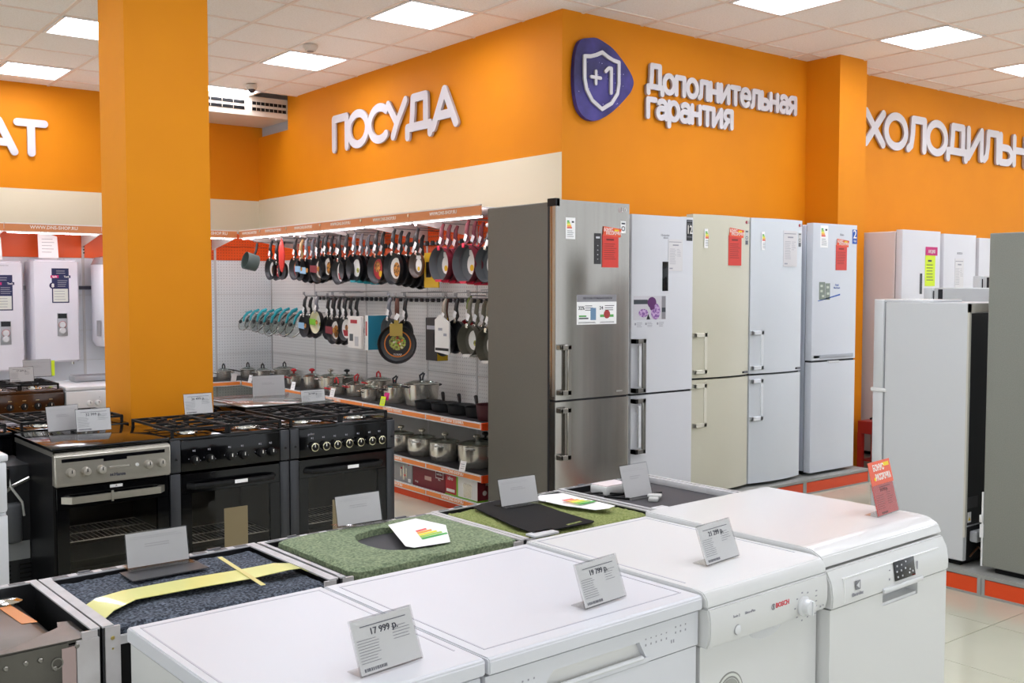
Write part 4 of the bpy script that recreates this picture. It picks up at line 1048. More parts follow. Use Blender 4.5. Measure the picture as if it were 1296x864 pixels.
# beige and cool white convex fridges
bh = M('beige_handle', '#dedac9', .35)
def convex(label, x, doorm, body, hm, red):
    t, d1, d2 = fridge(label, x, 4.955, .607, 2.0, .84, body, doorm, .62, bulge=.035, gaph=.014)
    bow_handle(d1, .004, .875, 1.165, hm, None, .13, .028); bow_handle(d2, .004, .495, .805, hm, None, .13, .028)
    energy(d1, .095, 1.765, .08, .135, -.022)
    hang_card(d1, .335, 1.645, .165, .27, -.034, red)
    G().box(.545, .578, -.014, -.0125, 1.80, 1.905).build('badge_sticker', M('badge_pale2', '#c9cac8', .5), d1)
    g = G(); g.box(.548, .575, -.0146, -.014, 1.89, 1.90); g.lathe([(.013, -.0146), (.008, -.0146)], (.561, 0, 1.85), 16, 'y', cap=False); g.box(.548, .575, -.0146, -.014, 1.80, 1.83); g.build('badge_print', M('badge_ink', '#5c5f66', .5), d1)
    text('LG', .02, (.582, -.012, 1.955), ink_l, d1, 'brand_lettering', bold=.0005)
    g = G(); g.lathe([(.012, -.0155), (.001, -.016)], (.555, 0, 1.962), 20, 'y'); g.build('round_logo', M('logo_red', '#a33a44', .4), d1)
    G().box(.525, .585, -.018, -.0105, .858, .872).build('small_badge', black, d1)
    g = G(); g.box(.545, .58, -.0185, -.017, .862, .868); g.build('badge_print', ink_l, d1)
    return t
convex('tall beige convex fridge with a red price sheet, third in the row', 5.413, beige, beige, bh, True)
convex('tall cool white convex fridge with a plain price sheet, fourth in the row', 6.037, whitec, whitec, M('cool_handle', '#e6eaee', .3), False)
# fifth fridge, set back with its cabinet side showing
t, d1, d2 = fridge('tall white fridge with a blue number sticker and visible side, last before the column', 6.765, 4.94, .585, 1.99, .905, M('blueish_side', '#ccd3de', .35), M('blueish_door', '#d6dae1', .3), .60, gaph=.016)
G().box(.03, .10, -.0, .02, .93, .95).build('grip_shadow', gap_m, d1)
G().box(.10, .545, -.006, .01, .925, .955, .002).build('grip_strip', M('grip_grey', '#a9adb5', .35), d1)
G().box(.22, .36, -.004, .02, .886, .903, .002).build('grip_lip', white, d2)
energy(d1, .09, 1.80, .10, .175, 0)
hang_card(d1, .295, 1.625, .17, .25, 0)
text('Beko', .018, (.375, -.001, 1.90), ink_l, d1, 'brand_lettering')
G().box(.515, .58, -.0015, 0, 1.84, 1.955).build('blue_sticker', M('sticker_blue', '#2458b4', .4), d1); text('2', .07, (.547, -.0022, 1.885), white_l, d1, 'sticker_lettering', bold=.001); text('ГОДА', .014, (.547, -.0022, 1.855), white_l, d1, 'sticker_lettering', wide=.7)
g = G(); g.box(.085, .16, -.0015, 0, 1.39, 1.53); g.box(.165, .225, -.0015, 0, 1.39, 1.52); g.build('fridge_picture', M('pic_sage', '#7f8a80', .4), d1)
g = G()
for x, z in ((.10, 1.49), (.10, 1.45), (.12, 1.41), (.18, 1.48), (.185, 1.43)): g.box(x, x + .03, -.002, -.0015, z, z + .018)
g.build('picture_shelves', M('pic_sage_light', '#c4cbbd', .4), d1)
G().prism([(.07, 1.383), (.075, 1.378), (.36, 1.425), (.36, 1.437)], 'y', -.0015, 0).build('blue_swoosh', M('sticker_blue'), d1)
text('Total\nNo Frost', .016, (.315, -.001, 1.50), M('sticker_blue'), d1, 'sticker_lettering'); 
# pale fridges beyond the red stand
t, d1, d2 = fridge('pale fridge with a lime and magenta price card, beyond the red stand', 8.07, 4.98, .61, 1.985, .3, pinkw, M('pale_door', '#dcdbe0', .35), .60, group='pale fridges behind the freezer')
G().box(.28, .315, -.003, 0, 1.43, 1.61).build('display', M('display_brown', '#241f20', .15), d1)
G().box(.36, .52, -.003, 0, 1.50, 1.77).build('lime_sheet', lime, d1); G().box(.36, .55, -.005, -.003, 1.77, 1.845).build('magenta_leaf', magenta, d1); text('АКЦИЯ', .03, (.455, -.006, 1.79), white_l, d1, 'lettering', wide=.8)
g = G(); lines(g, .38, .49, 1.54, 1.70, 6, .006, -.0032); g.box(.40, .46, -.0038, -.0032, 1.715, 1.73); g.build('printed_lines', ink, d1)
t, d1, d2 = fridge('pale fridge with a white price sheet, second beyond the red stand', 8.735, 4.98, .56, 1.97, .3, pinkw, M('pale_door'), .60, group='pale fridges behind the freezer')
hang_card(d1, .19, 1.45, .15, .30, 0, False)
text('BOSCH', .02, (.27, -.001, 1.79), ink_l, d1, 'brand_lettering')
t, d1, d2 = fridge('grey white fridge, third beyond the red stand, mostly hidden', 9.35, 4.98, .60, 1.95, .3, pinkw, M('pale_door'), .60, group='pale fridges behind the freezer')

# freezer at the right, side on, its black back to the camera
t = T('freezer', 'white freezer standing side on, with its black back towards the camera', 'freezer', (5.20, 2.82, PZ), 0, 'appliances on the right podium')
w, dp, H = .56, .56, 1.405
GW = M('cool_side', '#cdcfd1', .32)
G().box(0, w, .0, dp - .075, .03, H, .004, 1).build('cabinet', GW, t)
G().box(.03, w - .03, .03, dp - .1, 0, .03).build('plinth', matte_b, t)
g = G(); g.box(.018, w - .018, -.004, .01, .22, H - .055); g.build('back_panel', M('back_black', '#17171a', .5), t)
g = G(); g.box(.0, .02, -.006, .004, .16, H - .004); g.box(w - .02, w, -.006, .004, .16, H - .004); g.box(0, w, -.006, .004, H - .05, H - .004); g.build('back_frame', M('back_frame_beige', '#c9c6bb', .5), t)
g = G(); g.box(.03, w - .03, -.003, .2, .03, .21); g.build('compressor_bay', M('bay_black', '#08080a', .8), t)
G().lathe([(.01, 0), (.06, .012), (.075, .05), (.075, .10), (.05, .14), (.01, .155)], (.20, .035, .05), 20).build('compressor', matte_b, t)
G().box(.05, .20, -.05, -.004, .13, .19, .01).build('compressor_cover', M('cover_grey', '#a9abae', .5), t)
G().box(.03, .065, -.0055, -.004, .235, .29).build('warning_sticker', paper, t); G().prism([(.036, .245), (.059, .245), (.0475, .265)], 'y', -.0062, -.0055).build('warning_triangle', yellow, t)
G().box(.015, .13, -.0055, -.004, .31, .37).build('rating_sticker', M('rating_dark', '#3a3a3e', .4), t)
g = G(); g.tube([(.05, -.01, .05), (.10, -.03, .10), (.16, -.03, .06), (.30, -.02, .12), (.42, -.02, .08)], .005, 6); g.build('copper_pipe', M('copper', '#6e4a35', .3, .8), t)
G().box(.0, w, dp - .065, dp, .02, .90, .008).build('lower_door', GW, t); G().box(.0, w, dp - .065, dp, .915, H + .012, .008).build('upper_door', GW, t)
G().box(.01, w - .01, dp - .075, dp - .065, .03, H).build('door_seal', M('seal_grey', '#8d8f92', .6), t)
G().box(-.006, .03, dp - .09, dp + .01, .897, .918, .004).build('hinge', M('hinge_white', '#e2e2e2', .4), t)
G().box(.01, .30, dp - .36, dp + .005, H + .0, H + .016, .004).build('top_sheet', white, t)
# grey fridge cut by the right edge
t = T('fridge', 'tall grey metallic fridge cut by the right edge of the photo', 'fridge', (5.20, 2.06, PZ), 0, 'appliances on the right podium')
G().box(0, .60, .06, .655, .03, 1.765, .004, 1).build('cabinet', grey_side2, t)
G().box(0, .60, 0, .055, .03, 1.765, .008).build('door_panel', grey_side2, t); G().box(.03, .57, .08, .60, 0, .03).build('plinth', matte_b, t)
G().box(.01, .59, .052, .062, .03, 1.76).build('door_seal', gap_m, t)
g = G(); g.box(-.008, .004, .650, .668, .18, .25); g.box(-.012, .004, .655, .67, .26, .30, .003); g.box(-.004, .004, .653, .662, .03, .42); g.build('rear_bracket', M('hinge_white'), t)
for k, x in enumerate((.02, .08, .17)): G().cyl((x + .02, .12 + k * .15, -.0), .015, .03, 'z', 10).build('foot', black, t)
# white fridges behind the freezer
for (x, y, H, lab) in ((6.10, 3.04, 1.60, 'white fridge right behind the freezer, its top edge just showing'), (6.85, 3.12, 1.68, 'white fridge with an open black hinge slot, farthest behind the freezer')):
    t = T('fridge', lab, 'fridge', (x, y, 0), 0, 'appliances on the right podium')
    zz = 0 if x < 5.3 else .0
    G().box(0, .56, .0, .50, .03, H, .006, 1).build('cabinet', M('cool_side'), t); G().box(0, .56, .51, .57, .03, H, .006).build('door_panel', M('cool_side'), t)
    G().box(.03, .53, .03, .46, 0, .03).build('plinth', matte_b, t); G().box(.01, .55, .5, .51, .03, H - .02).build('door_seal', gap_m, t)
    G().box(.0, .56, .02, .08, H, H + .02, .004).build('top_rail', white, t); G().box(-.002, .002, .44, .47, H - .10, H - .01).build('hinge_slot', gap_m, t)

# red fire stand with extinguisher
rd = M('fire_red', '#a3231c', .35)
t = T('fire_stand', 'dark red metal stand on four legs beside the orange column', 'stand', (7.80, 4.97, 0), 0)
g = G(); g.box(0, .27, 0, .24, .34, .45, .004, 1); g.build('stand_top', rd, t)
for (a, b) in ((0, 0), (.225, 0), (0, .20), (.225, .20)): G().box(a, a + .045, b, b + .04, 0, .345).build('leg', rd, t)
g = G(); g.box(.03, .24, .02, .22, .10, .115); g.build('lower_shelf', rd, t)
u = T('fire_extinguisher', 'red fire extinguisher with a black hose standing inside the red stand', 'fire extinguisher', (7.93, 5.09, .115))
G().lathe([(.01, 0), (.055, .004), (.06, .02), (.06, .30), (.045, .335), (.02, .35), (.018, .37)], n=24).build('cylinder_body', M('extinguisher_red', '#c2261e', .3, coat=.3), u)
G().box(-.02, .035, -.0615, -.058, .14, .21).build('instruction_label', M('label_yellowish', '#c9bb8c', .5), u)
g = G(); g.tube([(.0, .0, .37), (.02, -.02, .395), (.05, -.05, .39)], .009, 8); g.build('valve', steel, u)
g = G(); g.tube([(-.06, -.02, .40), (-.02, 0, .385), (.03, -.0, .395), (.10, -.02, .45)], .008, 8); g.build('squeeze_lever', rd, u)
g = G(); g.tube([(.0, -.02, .38), (-.05, -.05, .39), (-.11, -.03, .37), (-.13, .0, .36)], .009, 8); g.build('hose', black, u)

# ---------------------------------------------------------------- wall shelving with perforated panels
XP, XS, ZS, ZC = 4.75, 4.12, (.10, .30, .665), 2.09
peg_w = pegs('peg_white_x', '#e6e5e2', '#bcbab8', 1); peg_o = pegs('peg_orange_x', '#ec5a14', '#b5400c', 1)
peg_w2 = pegs('peg_white_y', '#e2e6e7', '#b9bdc0', 0); peg_o2 = pegs('peg_orange_y', '#ea5512', '#a83a0a', 0)
t = T('shelving_unit', 'long white and orange shelving with perforated panels along the left wall', 'shelving', (0, 0, 0), 0, 'wall shelving')
SH = t
yb = [5.70, 6.62, 7.34, 8.38, 9.42, 10.44]
zb = [.12, .21, .557, .90, 1.19, 1.53, 1.887]
for a, b in zip(yb, yb[1:]):
    for c, e in zip(zb, zb[1:]): G().box(XP, XP + .012, a + .003, b - .003, c + .002, e - .002).build('peg_panel', peg_w if c > .5 else M('panel_plain', '#b5b2ad', .6), t)
    G().box(XP, XP + .012, a + .003, b - .003, 1.889, 2.03).build('peg_panel', peg_o, t); G().box(XP, XP + .012, a + .003, b - .003, 2.033, 2.17).build('peg_panel', peg_o, t)
    G().box(XP - .002, XP + .03, b - .012, b + .012, 0, 2.2).build('upright', M('upright_grey', '#c4c2c0', .5), t)
G().box(XP + .014, XP + .045, 5.70, 10.44, .0, 2.19).build('back_frame', M('upright_grey'), t)
mat_b = M('shelf_mat', '#17171b', .7)
sy = [5.70, 6.40, 7.34, 8.38, 9.79]
for li, z in enumerate(ZS):
    for a, b in zip(sy, sy[1:]):
        G().box(XS + .014, XP, a + .001, b - .001, z - .03, z - .004).build('shelf_board', M('shelf_white', '#d3d1cf', .5), t)
        if li: G().box(XS + .016, XP, a + .001, b - .001, z - .004, z).build('shelf_mat', mat_b, t)
        s = G().box(XS, XS + .014, a + .002, b - .002, z - .042, z + .006).build('price_strip', white, t)
        G().box(XS - .002, XS, a + .008, b - .008, z - .034, z - .003).build('orange_insert', strip_o, s)
        yy = (a + b) / 2
        text('БЫТОВАЯ ТЕХНИКА' if li == 2 else 'WWW.DNS-SHOP.RU', .021, (XS - .0028, yy, z - .026), white_l, s, 'strip_lettering', facing='-x', bold=.0006)
    G().prism([(XS, z - .045), (XP, z - .075), (XP, z + .006), (XS, z + .006)], 'y', 5.685, 5.70).build('end_bracket', kick_o, t)
for a, b in zip(sy, sy[1:]): G().box(XS + .03, XS + .04, a + .004, b - .004, .0, .058).build('kick_plate', kick_o, t)
# canopy with a strip lamp
cy = [5.70, 6.62, 7.34, 8.05, 8.72, 9.30, 9.80]
strip_e = M('strip_lamp', '#f8f4ff', .5, emit=STRIP)
can_w = M('canopy_white', '#e6e2df', .5)
for a, b in zip(cy, cy[1:]):
    G().box(XS + .02, XP, a + .004, b - .004, 2.145, 2.152).build('canopy_panel', can_w, t)
    s = G().box(XS, XS + .012, a + .003, b - .003, ZC, ZC + .075).build('canopy_valance', M('valance_tan', '#d98a55', .4), t)
    text('WWW.DNS-SHOP.RU', .026, (XS - .001, (a + b) / 2, ZC + .032), white_l, s, 'strip_lettering', facing='-x', bold=.0006)
    g = G(); g.box(XS - .003, XS + .014, a + .003, b - .003, ZC + .068, ZC + .078); g.box(XS - .003, XS + .014, a + .003, b - .003, ZC - .003, ZC + .006); g.build('valance_edge', M('valance_white', '#efe6de', .4), s)
    l = G().box(XS + .016, XS + .04, a + .03, b - .03, ZC - .010, ZC + .004, .004, 1).build('strip_light', strip_e, t)
    G().prism([(XS + .02, 2.145), (XP, 2.145), (XP, 1.99), (XS + .02, 2.09)], 'y', b - .012, b - .004).build('canopy_bracket', can_w, t)
    G().lathe([(.012, 0), (.012, .012)], (XS - .008, b, ZC + .05), 10, 'x').build('valance_clip', chrome, t)
# hook rails
def rail(z, ys, tip):
    G().box(XP - .03, XP - .02, ys[0], ys[1], z - .012, z + .008).build('hook_rail', M('rail_grey', '#8c8a8d', .35, .5), SH)
    g = G(); y = ys[0] + .02
    while y < ys[1]: g.box(XP - .036, XP - .03, y, y + .045, z - .02, z + .02); y += .085
    g.build('rail_block', black, SH, kind='stuff')
rail(1.97, (5.72, 9.35), 0); rail(1.50, (5.72, 9.25), 0)
def hook(y, z, x0=4.30):
    g = G(); g.tube([(XP, y, z), (x0 + .02, y, z + .006), (x0, y, z + .025)], .0045, 6); g.tube([(XP, y, z + .05), (x0 + .12, y, z + .045)], .003, 5)
    g.box(x0 + .0, x0 + .003, y - .02, y + .02, z + .02, z + .045)
    g.build('display_hook', M('hook_zinc', '#9fa0a2', .3, .8), SH)
# back wall shelving (plain and perforated panels behind the heaters)
t = T('shelving_unit', 'white and orange shelving with a lit canopy along the back wall', 'shelving', (0, 0, 0), 0, 'wall shelving'); SB = t
YP = 10.44
xb = [1.30, 1.98, 2.80, 3.50, 4.12, 4.745]
for i, (a, b) in enumerate(zip(xb, xb[1:])):
    pg = i >= 3
    for c, e in zip(zb, zb[1:]): G().box(a + .003, b - .003, YP, YP + .012, c + .002, e - .002).build('peg_panel', peg_w2 if pg else M('plain_panel', '#dadde2', .4), t)
    if pg:
        G().box(a + .003, b - .003, YP, YP + .012, 1.889, 2.03).build('peg_panel', peg_o2, t); G().box(a + .003, b - .003, YP, YP + .012, 2.033, 2.17).build('peg_panel', peg_o2, t)
    else: G().box(a + .003, b - .003, YP, YP + .012, 1.889, 2.17).build('orange_panel', M('plain_orange', '#ee5c14', .4), t)
    G().box(a - .012, a + .012, YP - .004, YP + .03, 0, 2.2).build('upright', M('upright_grey'), t)
G().box(1.3, 4.745, YP + .014, YP + .04, 0, 2.19).build('back_frame', M('upright_grey'), t)
YS2 = 9.80
xs = [1.30, 1.98, 2.80, 3.50, 4.10]
for a, b in zip(xs, xs[1:]):
    G().box(a + .004, b - .004, YS2 + .02, YP, 2.145, 2.152).build('canopy_panel', can_w, t)
    s = G().box(a + .003, b - .003, YS2, YS2 + .012, ZC, ZC + .075).build('canopy_valance', M('valance_tan'), t)
    text('WWW.DNS-SHOP.RU', .03, ((a + b) / 2, YS2 - .001, ZC + .03), white_l, s, 'strip_lettering', bold=.0006)
    g = G(); g.box(a + .003, b - .003, YS2 - .003, YS2 + .014, ZC + .068, ZC + .078); g.box(a + .003, b - .003, YS2 - .003, YS2 + .014, ZC - .003, ZC + .006); g.build('valance_edge', M('valance_white'), s)
    G().box(a + .03, b - .03, YS2 + .016, YS2 + .04, ZC - .010, ZC + .004, .004, 1).build('strip_light', strip_e, t)
    G().prism([(YS2 + .02, 2.145), (YP, 2.145), (YP, 1.99), (YS2 + .02, 2.09)], 'x', b - .012, b - .004).build('canopy_bracket', can_w, t)
for a, b in ((3.50, 4.115),):
    G().box(a, XP, YS2 + .014, YP, .635, .661).build('shelf_board', M('shelf_white'), t); G().box(a, XP, YS2 + .016, YP, .661, .665).build('shelf_mat', mat_b, t)
    s = G().box(a, b, YS2, YS2 + .014, .623, .671).build('price_strip', white, t); G().box(a + .3, b - .008, YS2 - .002, YS2, .631, .662).build('orange_insert', strip_o, s)
G().box(1.3, 3.45, 9.95, YP, .62, .64).build('shelf_board', M('shelf_white'), t)
for k in range(7): G().box(2.803, 2.815, YP - .008, YP - .004, 1.93 + k * .03, 1.945 + k * .03).build('upright_slot', black, t)

# water heaters on the back wall
hw = M('heater_white', '#dedbe3', .28, coat=.2)
def heater(x, w, z0, H, label, lab=True):
    t = T('water_heater', label, 'water heater', (x, 10.16, z0), 0, 'flat water heaters on the back wall')
    g = G().prism([(0, .27), (0, .05), (.02, .012), (.06, 0), (w - .06, 0), (w - .02, .012), (w, .05), (w, .27)], 'z', 0, H)
    bmesh.ops.bevel(g.bm, geom=[e for e in g.bm.edges if abs((e.verts[0].co - e.verts[1].co).z) < .001], offset=.018, segments=3, affect='EDGES')
    for f in g.bm.faces: f.smooth = f.calc_area() < .05
    g.build('tank', hw, t)
    G().box(.17, .32, -.002, .001, .555, .875).build('feature_sticker', M('navy_sticker', '#1d2350', .4), t)
    G().box(.18, .31, -.003, -.002, .565, .685).build('sticker_panel', M('sticker_cream', '#d5d5cc', .5), t)
    G().box(.16, .23, -.0035, -.002, .785, .81).build('magenta_flash', magenta, t); G().box(.265, .335, -.0035, -.002, .785, .81).build('navy_flash', M('navy_sticker'), t)
    text('Split', .017, (.195, -.004, .79), white_l, t, 'sticker_lettering', bold=.0004); text('Tech', .017, (.30, -.004, .79), white_l, t, 'sticker_lettering', bold=.0004); text('8', .035, (.178, -.005, .70), white_l, t, 'sticker_lettering', bold=.001)
    G().lathe([(.030, -.002), (.028, -.0045)], (.178, 0, .715), 20, 'y').build('round_badge', M('badge_navy', '#2a1c4c', .4), t)
    g = G(); lines(g, .21, .29, .82, .86, 2, .006, -.0025); lines(g, .22, .31, .70, .77, 4, .005, -.0025); lines(g, .19, .30, .575, .675, 4, .005, -.0035); g.build('sticker_lines', ink_l, t)
    G().box(.21, .30, -.006, .001, .245, .46, .003).build('control_panel', M('panel_silver', '#aeb0b6', .3, .5), t)
    G().box(.215, .295, -.008, -.005, .41, .455).build('display', black_e, t)
    for z in (.35, .295): G().lathe([(.030, -.006), (.028, -.014), (.022, -.02)], (.255, 0, z), 20, 'y').build('dial', M('dial_silver', '#d8d7d9', .3, .3), t)
    g = G(); g.lathe([(.034, -.007), (.030, -.007)], (.255, 0, .35), 20, 'y', cap=False); g.build('dial_ring', M('ring_red', '#b04a45', .4), t)
    text('ARISTON', .012, (.255, -.001, .955), ink_l, t, 'brand_lettering')
    G().cyl((.10, .12, -.03), .014, .03).build('pipe_stub', chrome, t); G().cyl((w - .05, .12, -.03), .014, .03).build('pipe_stub', chrome, t)
    return t
heater(1.79, .42, .84, 1.0, 'flat white water heater cut by the left edge of the photo')
heater(2.275, .42, .905, .955, 'flat white water heater with a dark sticker, next to the orange pillar')
t = T('water_heater', 'round white water heater half hidden by the orange pillar', 'water heater', (3.00, 10.25, 1.02), 0)
G().lathe([(.05, 0), (.14, .02), (.175, .07), (.175, .80), (.14, .86), (.05, .88)], n=32).build('tank', hw, t)
G().lathe([(.178, .80), (.14, .868), (.04, .89)], n=32, cap=False).build('end_cap', M('cap_silver', '#bcbac0', .25, .5), t)
G().box(-.165, -.135, -.13, -.10, .12, .27).build('side_label', M('label_grey', '#9a989c', .5), t)
for (x, z, lab) in ((2.44, 1.875, 'folded white leaflet standing on the water heater next to the pillar'), (1.96, 1.855, 'folded white leaflet standing on the leftmost water heater')):
    t = T('leaflet', lab, 'leaflet', (x, 10.22, z), 0, 'leaflets on the water heaters')
    g = G(); g.prism([(-.09, 0), (.085, 0), (.075, .20), (-.095, .26)], 'y', 0, .002); g.build('leaf', paper, t)
    g = G(); lines(g, -.06, .05, .04, .19, 5, .004, -.0008); g.build('printed_lines', ink_l, t)
t = T('mounting_rail', 'grey mounting rail with valve behind the water heaters', 'bracket', (2.72, YP, 1.60))
G().box(-.50, .36, -.03, 0, -.02, .02).build('rail', M('rail_grey2', '#a5a8ac', .4, .4), t); G().box(.03, .16, -.034, -.03, -.015, .015).build('rail_insert', ink, t)
g = G(); g.ball((-.50, -.06, -.78), .05); g.tube([(-.50, -.06, -.78), (-.45, -.08, -.85), (-.40, -.06, -.93)], .016, 8); g.build('pressure_valve', chrome, t)
# ---------------------------------------------------------------- frying pans on the hooks
bk = M('pan_black', '#141416', .4); bki = M('pan_inner_black', '#2a2b2e', .35); gri = M('pan_inner_grey', '#54585b', .4)
bur = M('burgundy_enamel', '#6b1f2c', .4); pink = M('pink_silicone', '#e4304f', .5); hbur = M('burgundy_handle', '#6e2a35', .5)
tealm = M('teal_silicone', '#2fa7b5', .5); hgrey = M('grey_handle', '#6d7078', .4); oliv = M('olive_enamel', '#4f4c40', .5); olh = M('khaki_handle', '#6f6a58', .5)
brn = M('brown_handle', '#5a3122', .5); creami = M('cream_ceramic', '#e6dfc0', .3); greenp = M('green_handle', '#6a7a2c', .5); woodh = M('pale_wood_handle', '#b79a6a', .5)
food = noisy(M('food_print', '#3a2418', .5), '#d8923a', 45, 3, .38, .62)
food2 = noisy(M('food_print_green', '#5d3a20', .5), '#b9c35a', 60, 3, .35, .6)
lab_w = M('label_white', '#e3e1dd', .5); lab_r = M('label_red', '#a8222c', .5); lab_b = M('label_blue', '#8fb8d6', .5); lab_g = M('label_green', '#77b82a', .5); lab_m = M('label_burgundy', '#7c1f2b', .5); gold = M('gold_card', '#a98f3a', .45); lab_y = M('label_yellow', '#e0b414', .5); lab_o = M('label_orange', '#d97b22', .5)
ORD = ['frontmost', 'second', 'third', 'fourth', 'fifth', 'sixth']
def disc(c, r, x, mat, name, p, sy=1, sz=1, n=20):
    g = G(); vs = [g.bm.verts.new((x, c[0] + r * sy * cos(2 * pi * k / n), c[1] + r * sz * sin(2 * pi * k / n))) for k in range(n)]
    v2 = [g.bm.verts.new((x + .0012, v.co.y, v.co.z)) for v in vs]
    g._f(vs); g._f(v2[::-1])
    for k in range(n): g._f([vs[k], vs[(k + 1) % n], v2[(k + 1) % n], v2[k]])
    return g.build(name, mat, p)
def pan(label, X, Y, z, r, hl, dp, hm, om, im, stick=None, acc=None, yaw=0, tagc=True, group='pans hanging on the wall hooks', hw_=.019):
    t = T('frying_pan', label, 'pan', (X, Y, z), yaw, group)
    cz = -(hl + r * .97)
    g = G(); n = 28
    g.mi = 0; g.lathe([(.001, dp / 2 - .004), (r * .80, dp / 2 - .004), (r * .9, dp / 2 - .012), (r, -dp / 2)], (0, 0, cz), n, 'x', cap=False)
    g.mi = 1; g.lathe([(r, -dp / 2), (r + .003, -dp / 2), (r * .93, dp / 2 - .008), (r * .82, dp / 2), (.001, dp / 2)], (0, 0, cz), n, 'x', cap=False)
    # bakelite: profile of the pan wall kept thin
    g.build('pan_body', [im, om], t)
    g = G(); g.tube([(.012, 0, .012), (-.004, 0, -.02), (-.012, 0, -hl * .45), (.004, 0, -hl * .8), (-dp / 2 + .01, 0, -hl - .006)], [.013, .018, hw_, .015, .010], 8, .8)
    g.build('handle', hm, t)
    G().box(-dp / 2 - .004, -dp / 2 + .006, -.014, .014, -hl - .022, -hl + .012, .003, 1).build('handle_bracket', chrome if hm is not hbur else pink, t)
    if tagc:
        g = G().box(-.02, -.018, -.016, .016, -.05, .0); g.xf(Matrix.Rotation(.5, 4, 'X')); g.xf(Matrix.Translation((-.004, -.012, -hl * .55))); g.build('price_tag', paper, t)
    xs = dp / 2 - .007
    if stick == 'egg':
        disc((0, cz - .005), r * .42, xs, lab_w, 'egg_print', t, 1, 1.25); disc((.0, cz - .03), r * .17, xs - .0015, lab_y, 'yolk_print', t)
        G().box(xs - .002, xs, -.035, .03, cz + r * .45, cz + r * .72).build('printed_leaf', lab_w, t)
    elif stick == 'food': disc((0, cz), r * .66, xs, lab_w, 'label_disc', t); disc((-.01, cz - .01), r * .42, xs - .0015, food, 'food_print', t, .9, 1.1)
    elif stick == 'red': disc((0, cz), r * .70, xs, lab_r, 'label_disc', t); text('ТЕХНО', .02, (xs - .0025, 0, cz + .005), white_l, t, 'label_lettering', facing='-x', wide=.8); text('ЛЕГКО', .018, (xs - .0025, 0, cz - .025), white_l, t, 'label_lettering', facing='-x', wide=.8)
    elif stick == 'redfood': disc((0, cz), r * .80, xs, lab_w, 'label_disc', t); G().prism([(-r * .6, cz - r * .1), (r * .6, cz - r * .1), (r * .4, cz - r * .6), (-r * .4, cz - r * .6)], 'x', xs - .002, xs).build('label_band', lab_r, t); disc((.0, cz + .01), r * .25, xs - .0025, food, 'food_print', t)
    elif stick == 'white': disc((0, cz), r * .62, xs, lab_w, 'label_disc', t, .9, 1); disc((-.02, cz - .02), r * .18, xs - .0015, food2, 'food_print', t)
    elif stick == 'yellow': disc((0, cz), r * .7, xs, lab_r, 'label_disc', t); disc((.02, cz + .02), r * .38, xs - .0015, food, 'food_print', t); disc((-.03, cz - .04), r * .22, xs - .0015, lab_y, 'yellow_print', t)
    elif stick == 'big':
        disc((0, cz), r * .70, xs, lab_o, 'label_ring', t, n=32); disc((0, cz), r * .64, xs - .0015, M('label_black', '#191315', .5), 'label_disc', t, n=32); disc((0, cz + .01), r * .44, xs - .003, food2, 'food_print', t, 1, .9)
        for k in range(16):
            a = random.random() * 6.28; q = random.uniform(0, r * .40); disc((q * cos(a), cz + .01 + q * .9 * sin(a)), .009, xs - .0045, (lab_r, lab_g, creami, lab_o)[k % 4], 'food_piece', t, n=7)
        G().box(-dp / 2 - .008, -dp / 2 - .005, -.045, .055, cz + r * .42, cz + r + .01).build('gold_card', gold, t); G().box(-dp / 2 - .008, -dp / 2 - .005, -.015, .02, cz + r, cz + r + .035).build('gold_card_neck', gold, t)
        text('ПОВАР', .014, (xs - .004, 0, cz - r * .60), white_l, t, 'label_lettering', facing='-x')
    if acc is not None:
        if acc in (lab_b, lab_g, lab_m):
            g = G(); g.prism([(-r * .98, cz - r * .22), (r * .15, cz - r * .30), (r * .15, cz + r * .26), (-r * .98, cz + r * .30)], 'x', -dp / 2 - .004, -dp / 2 - .002); g.mi = 0; g.xf(Matrix.Diagonal((1, -1, 1, 1))); g.build('cardboard_sleeve', acc, t)
            disc((-r * .4, cz), r * .2, -dp / 2 - .006, food, 'sleeve_print', t)
        else:
            G().prism([(-.035, cz - r - .004), (.035, cz - r - .004), (.045, cz - r + .014), (-.045, cz - r + .014)], 'x', -dp / 2 - .004, dp / 2 + .003).build('edge_guard', acc, t)
    return t
def cluster(Y, z, n, r, hl, dp, hm, om, im, desc, stick=None, acc=None, where='upper hooks', step=.052, x0=4.31, restick=False, drop=.006, yaw=0):
    for k in range(n):
        lab = '%s, %s%s' % (desc, where, '' if n == 1 else ', %s in stack' % ORD[k])
        pan(lab, x0 + k * step, Y - k * .012, z - k * drop, r, hl, dp, hm, om, im, stick if (k == 0 or restick) else None, acc if (k == 0 or acc in (tealm, pink)) else None, yaw)
    hook(Y, z + .012, x0 - .015)
U, D = 2.045, 1.505
cluster(9.47, U, 2, .105, .16, .045, bk, bk, bki, 'black pan with orange food print, leftmost', 'food', restick=True, step=.06)
cluster(9.33, U - .02, 1, .085, .18, .035, bk, bk, bki, 'small black pan with a dark red round label', 'red')
cluster(9.20, U - .02, 1, .085, .18, .035, bk, bk, gri, 'small black pan behind the red oven mitt', None)
cluster(8.93, U, 2, .105, .165, .045, bk, bk, bki, 'black pan with a red and yellow food print', 'yellow')
cluster(8.80, U - .01, 1, .10, .165, .045, woodh, bk, gri, 'pan with a pale wooden handle', None, lab_b)
cluster(8.69, U, 3, .11, .18, .045, hgrey, bk, bki, 'grey handled black pan with pale blue sleeve', None, lab_b)
cluster(8.47, U + .01, 2, .12, .17, .045, bk, bk, bki, 'black pan with burgundy sleeve and flame print', 'food', lab_m)
cluster(8.31, U + .01, 3, .115, .155, .05, bk, bk, bki, 'black pan with round picture label, mid row', 'food', restick=True)
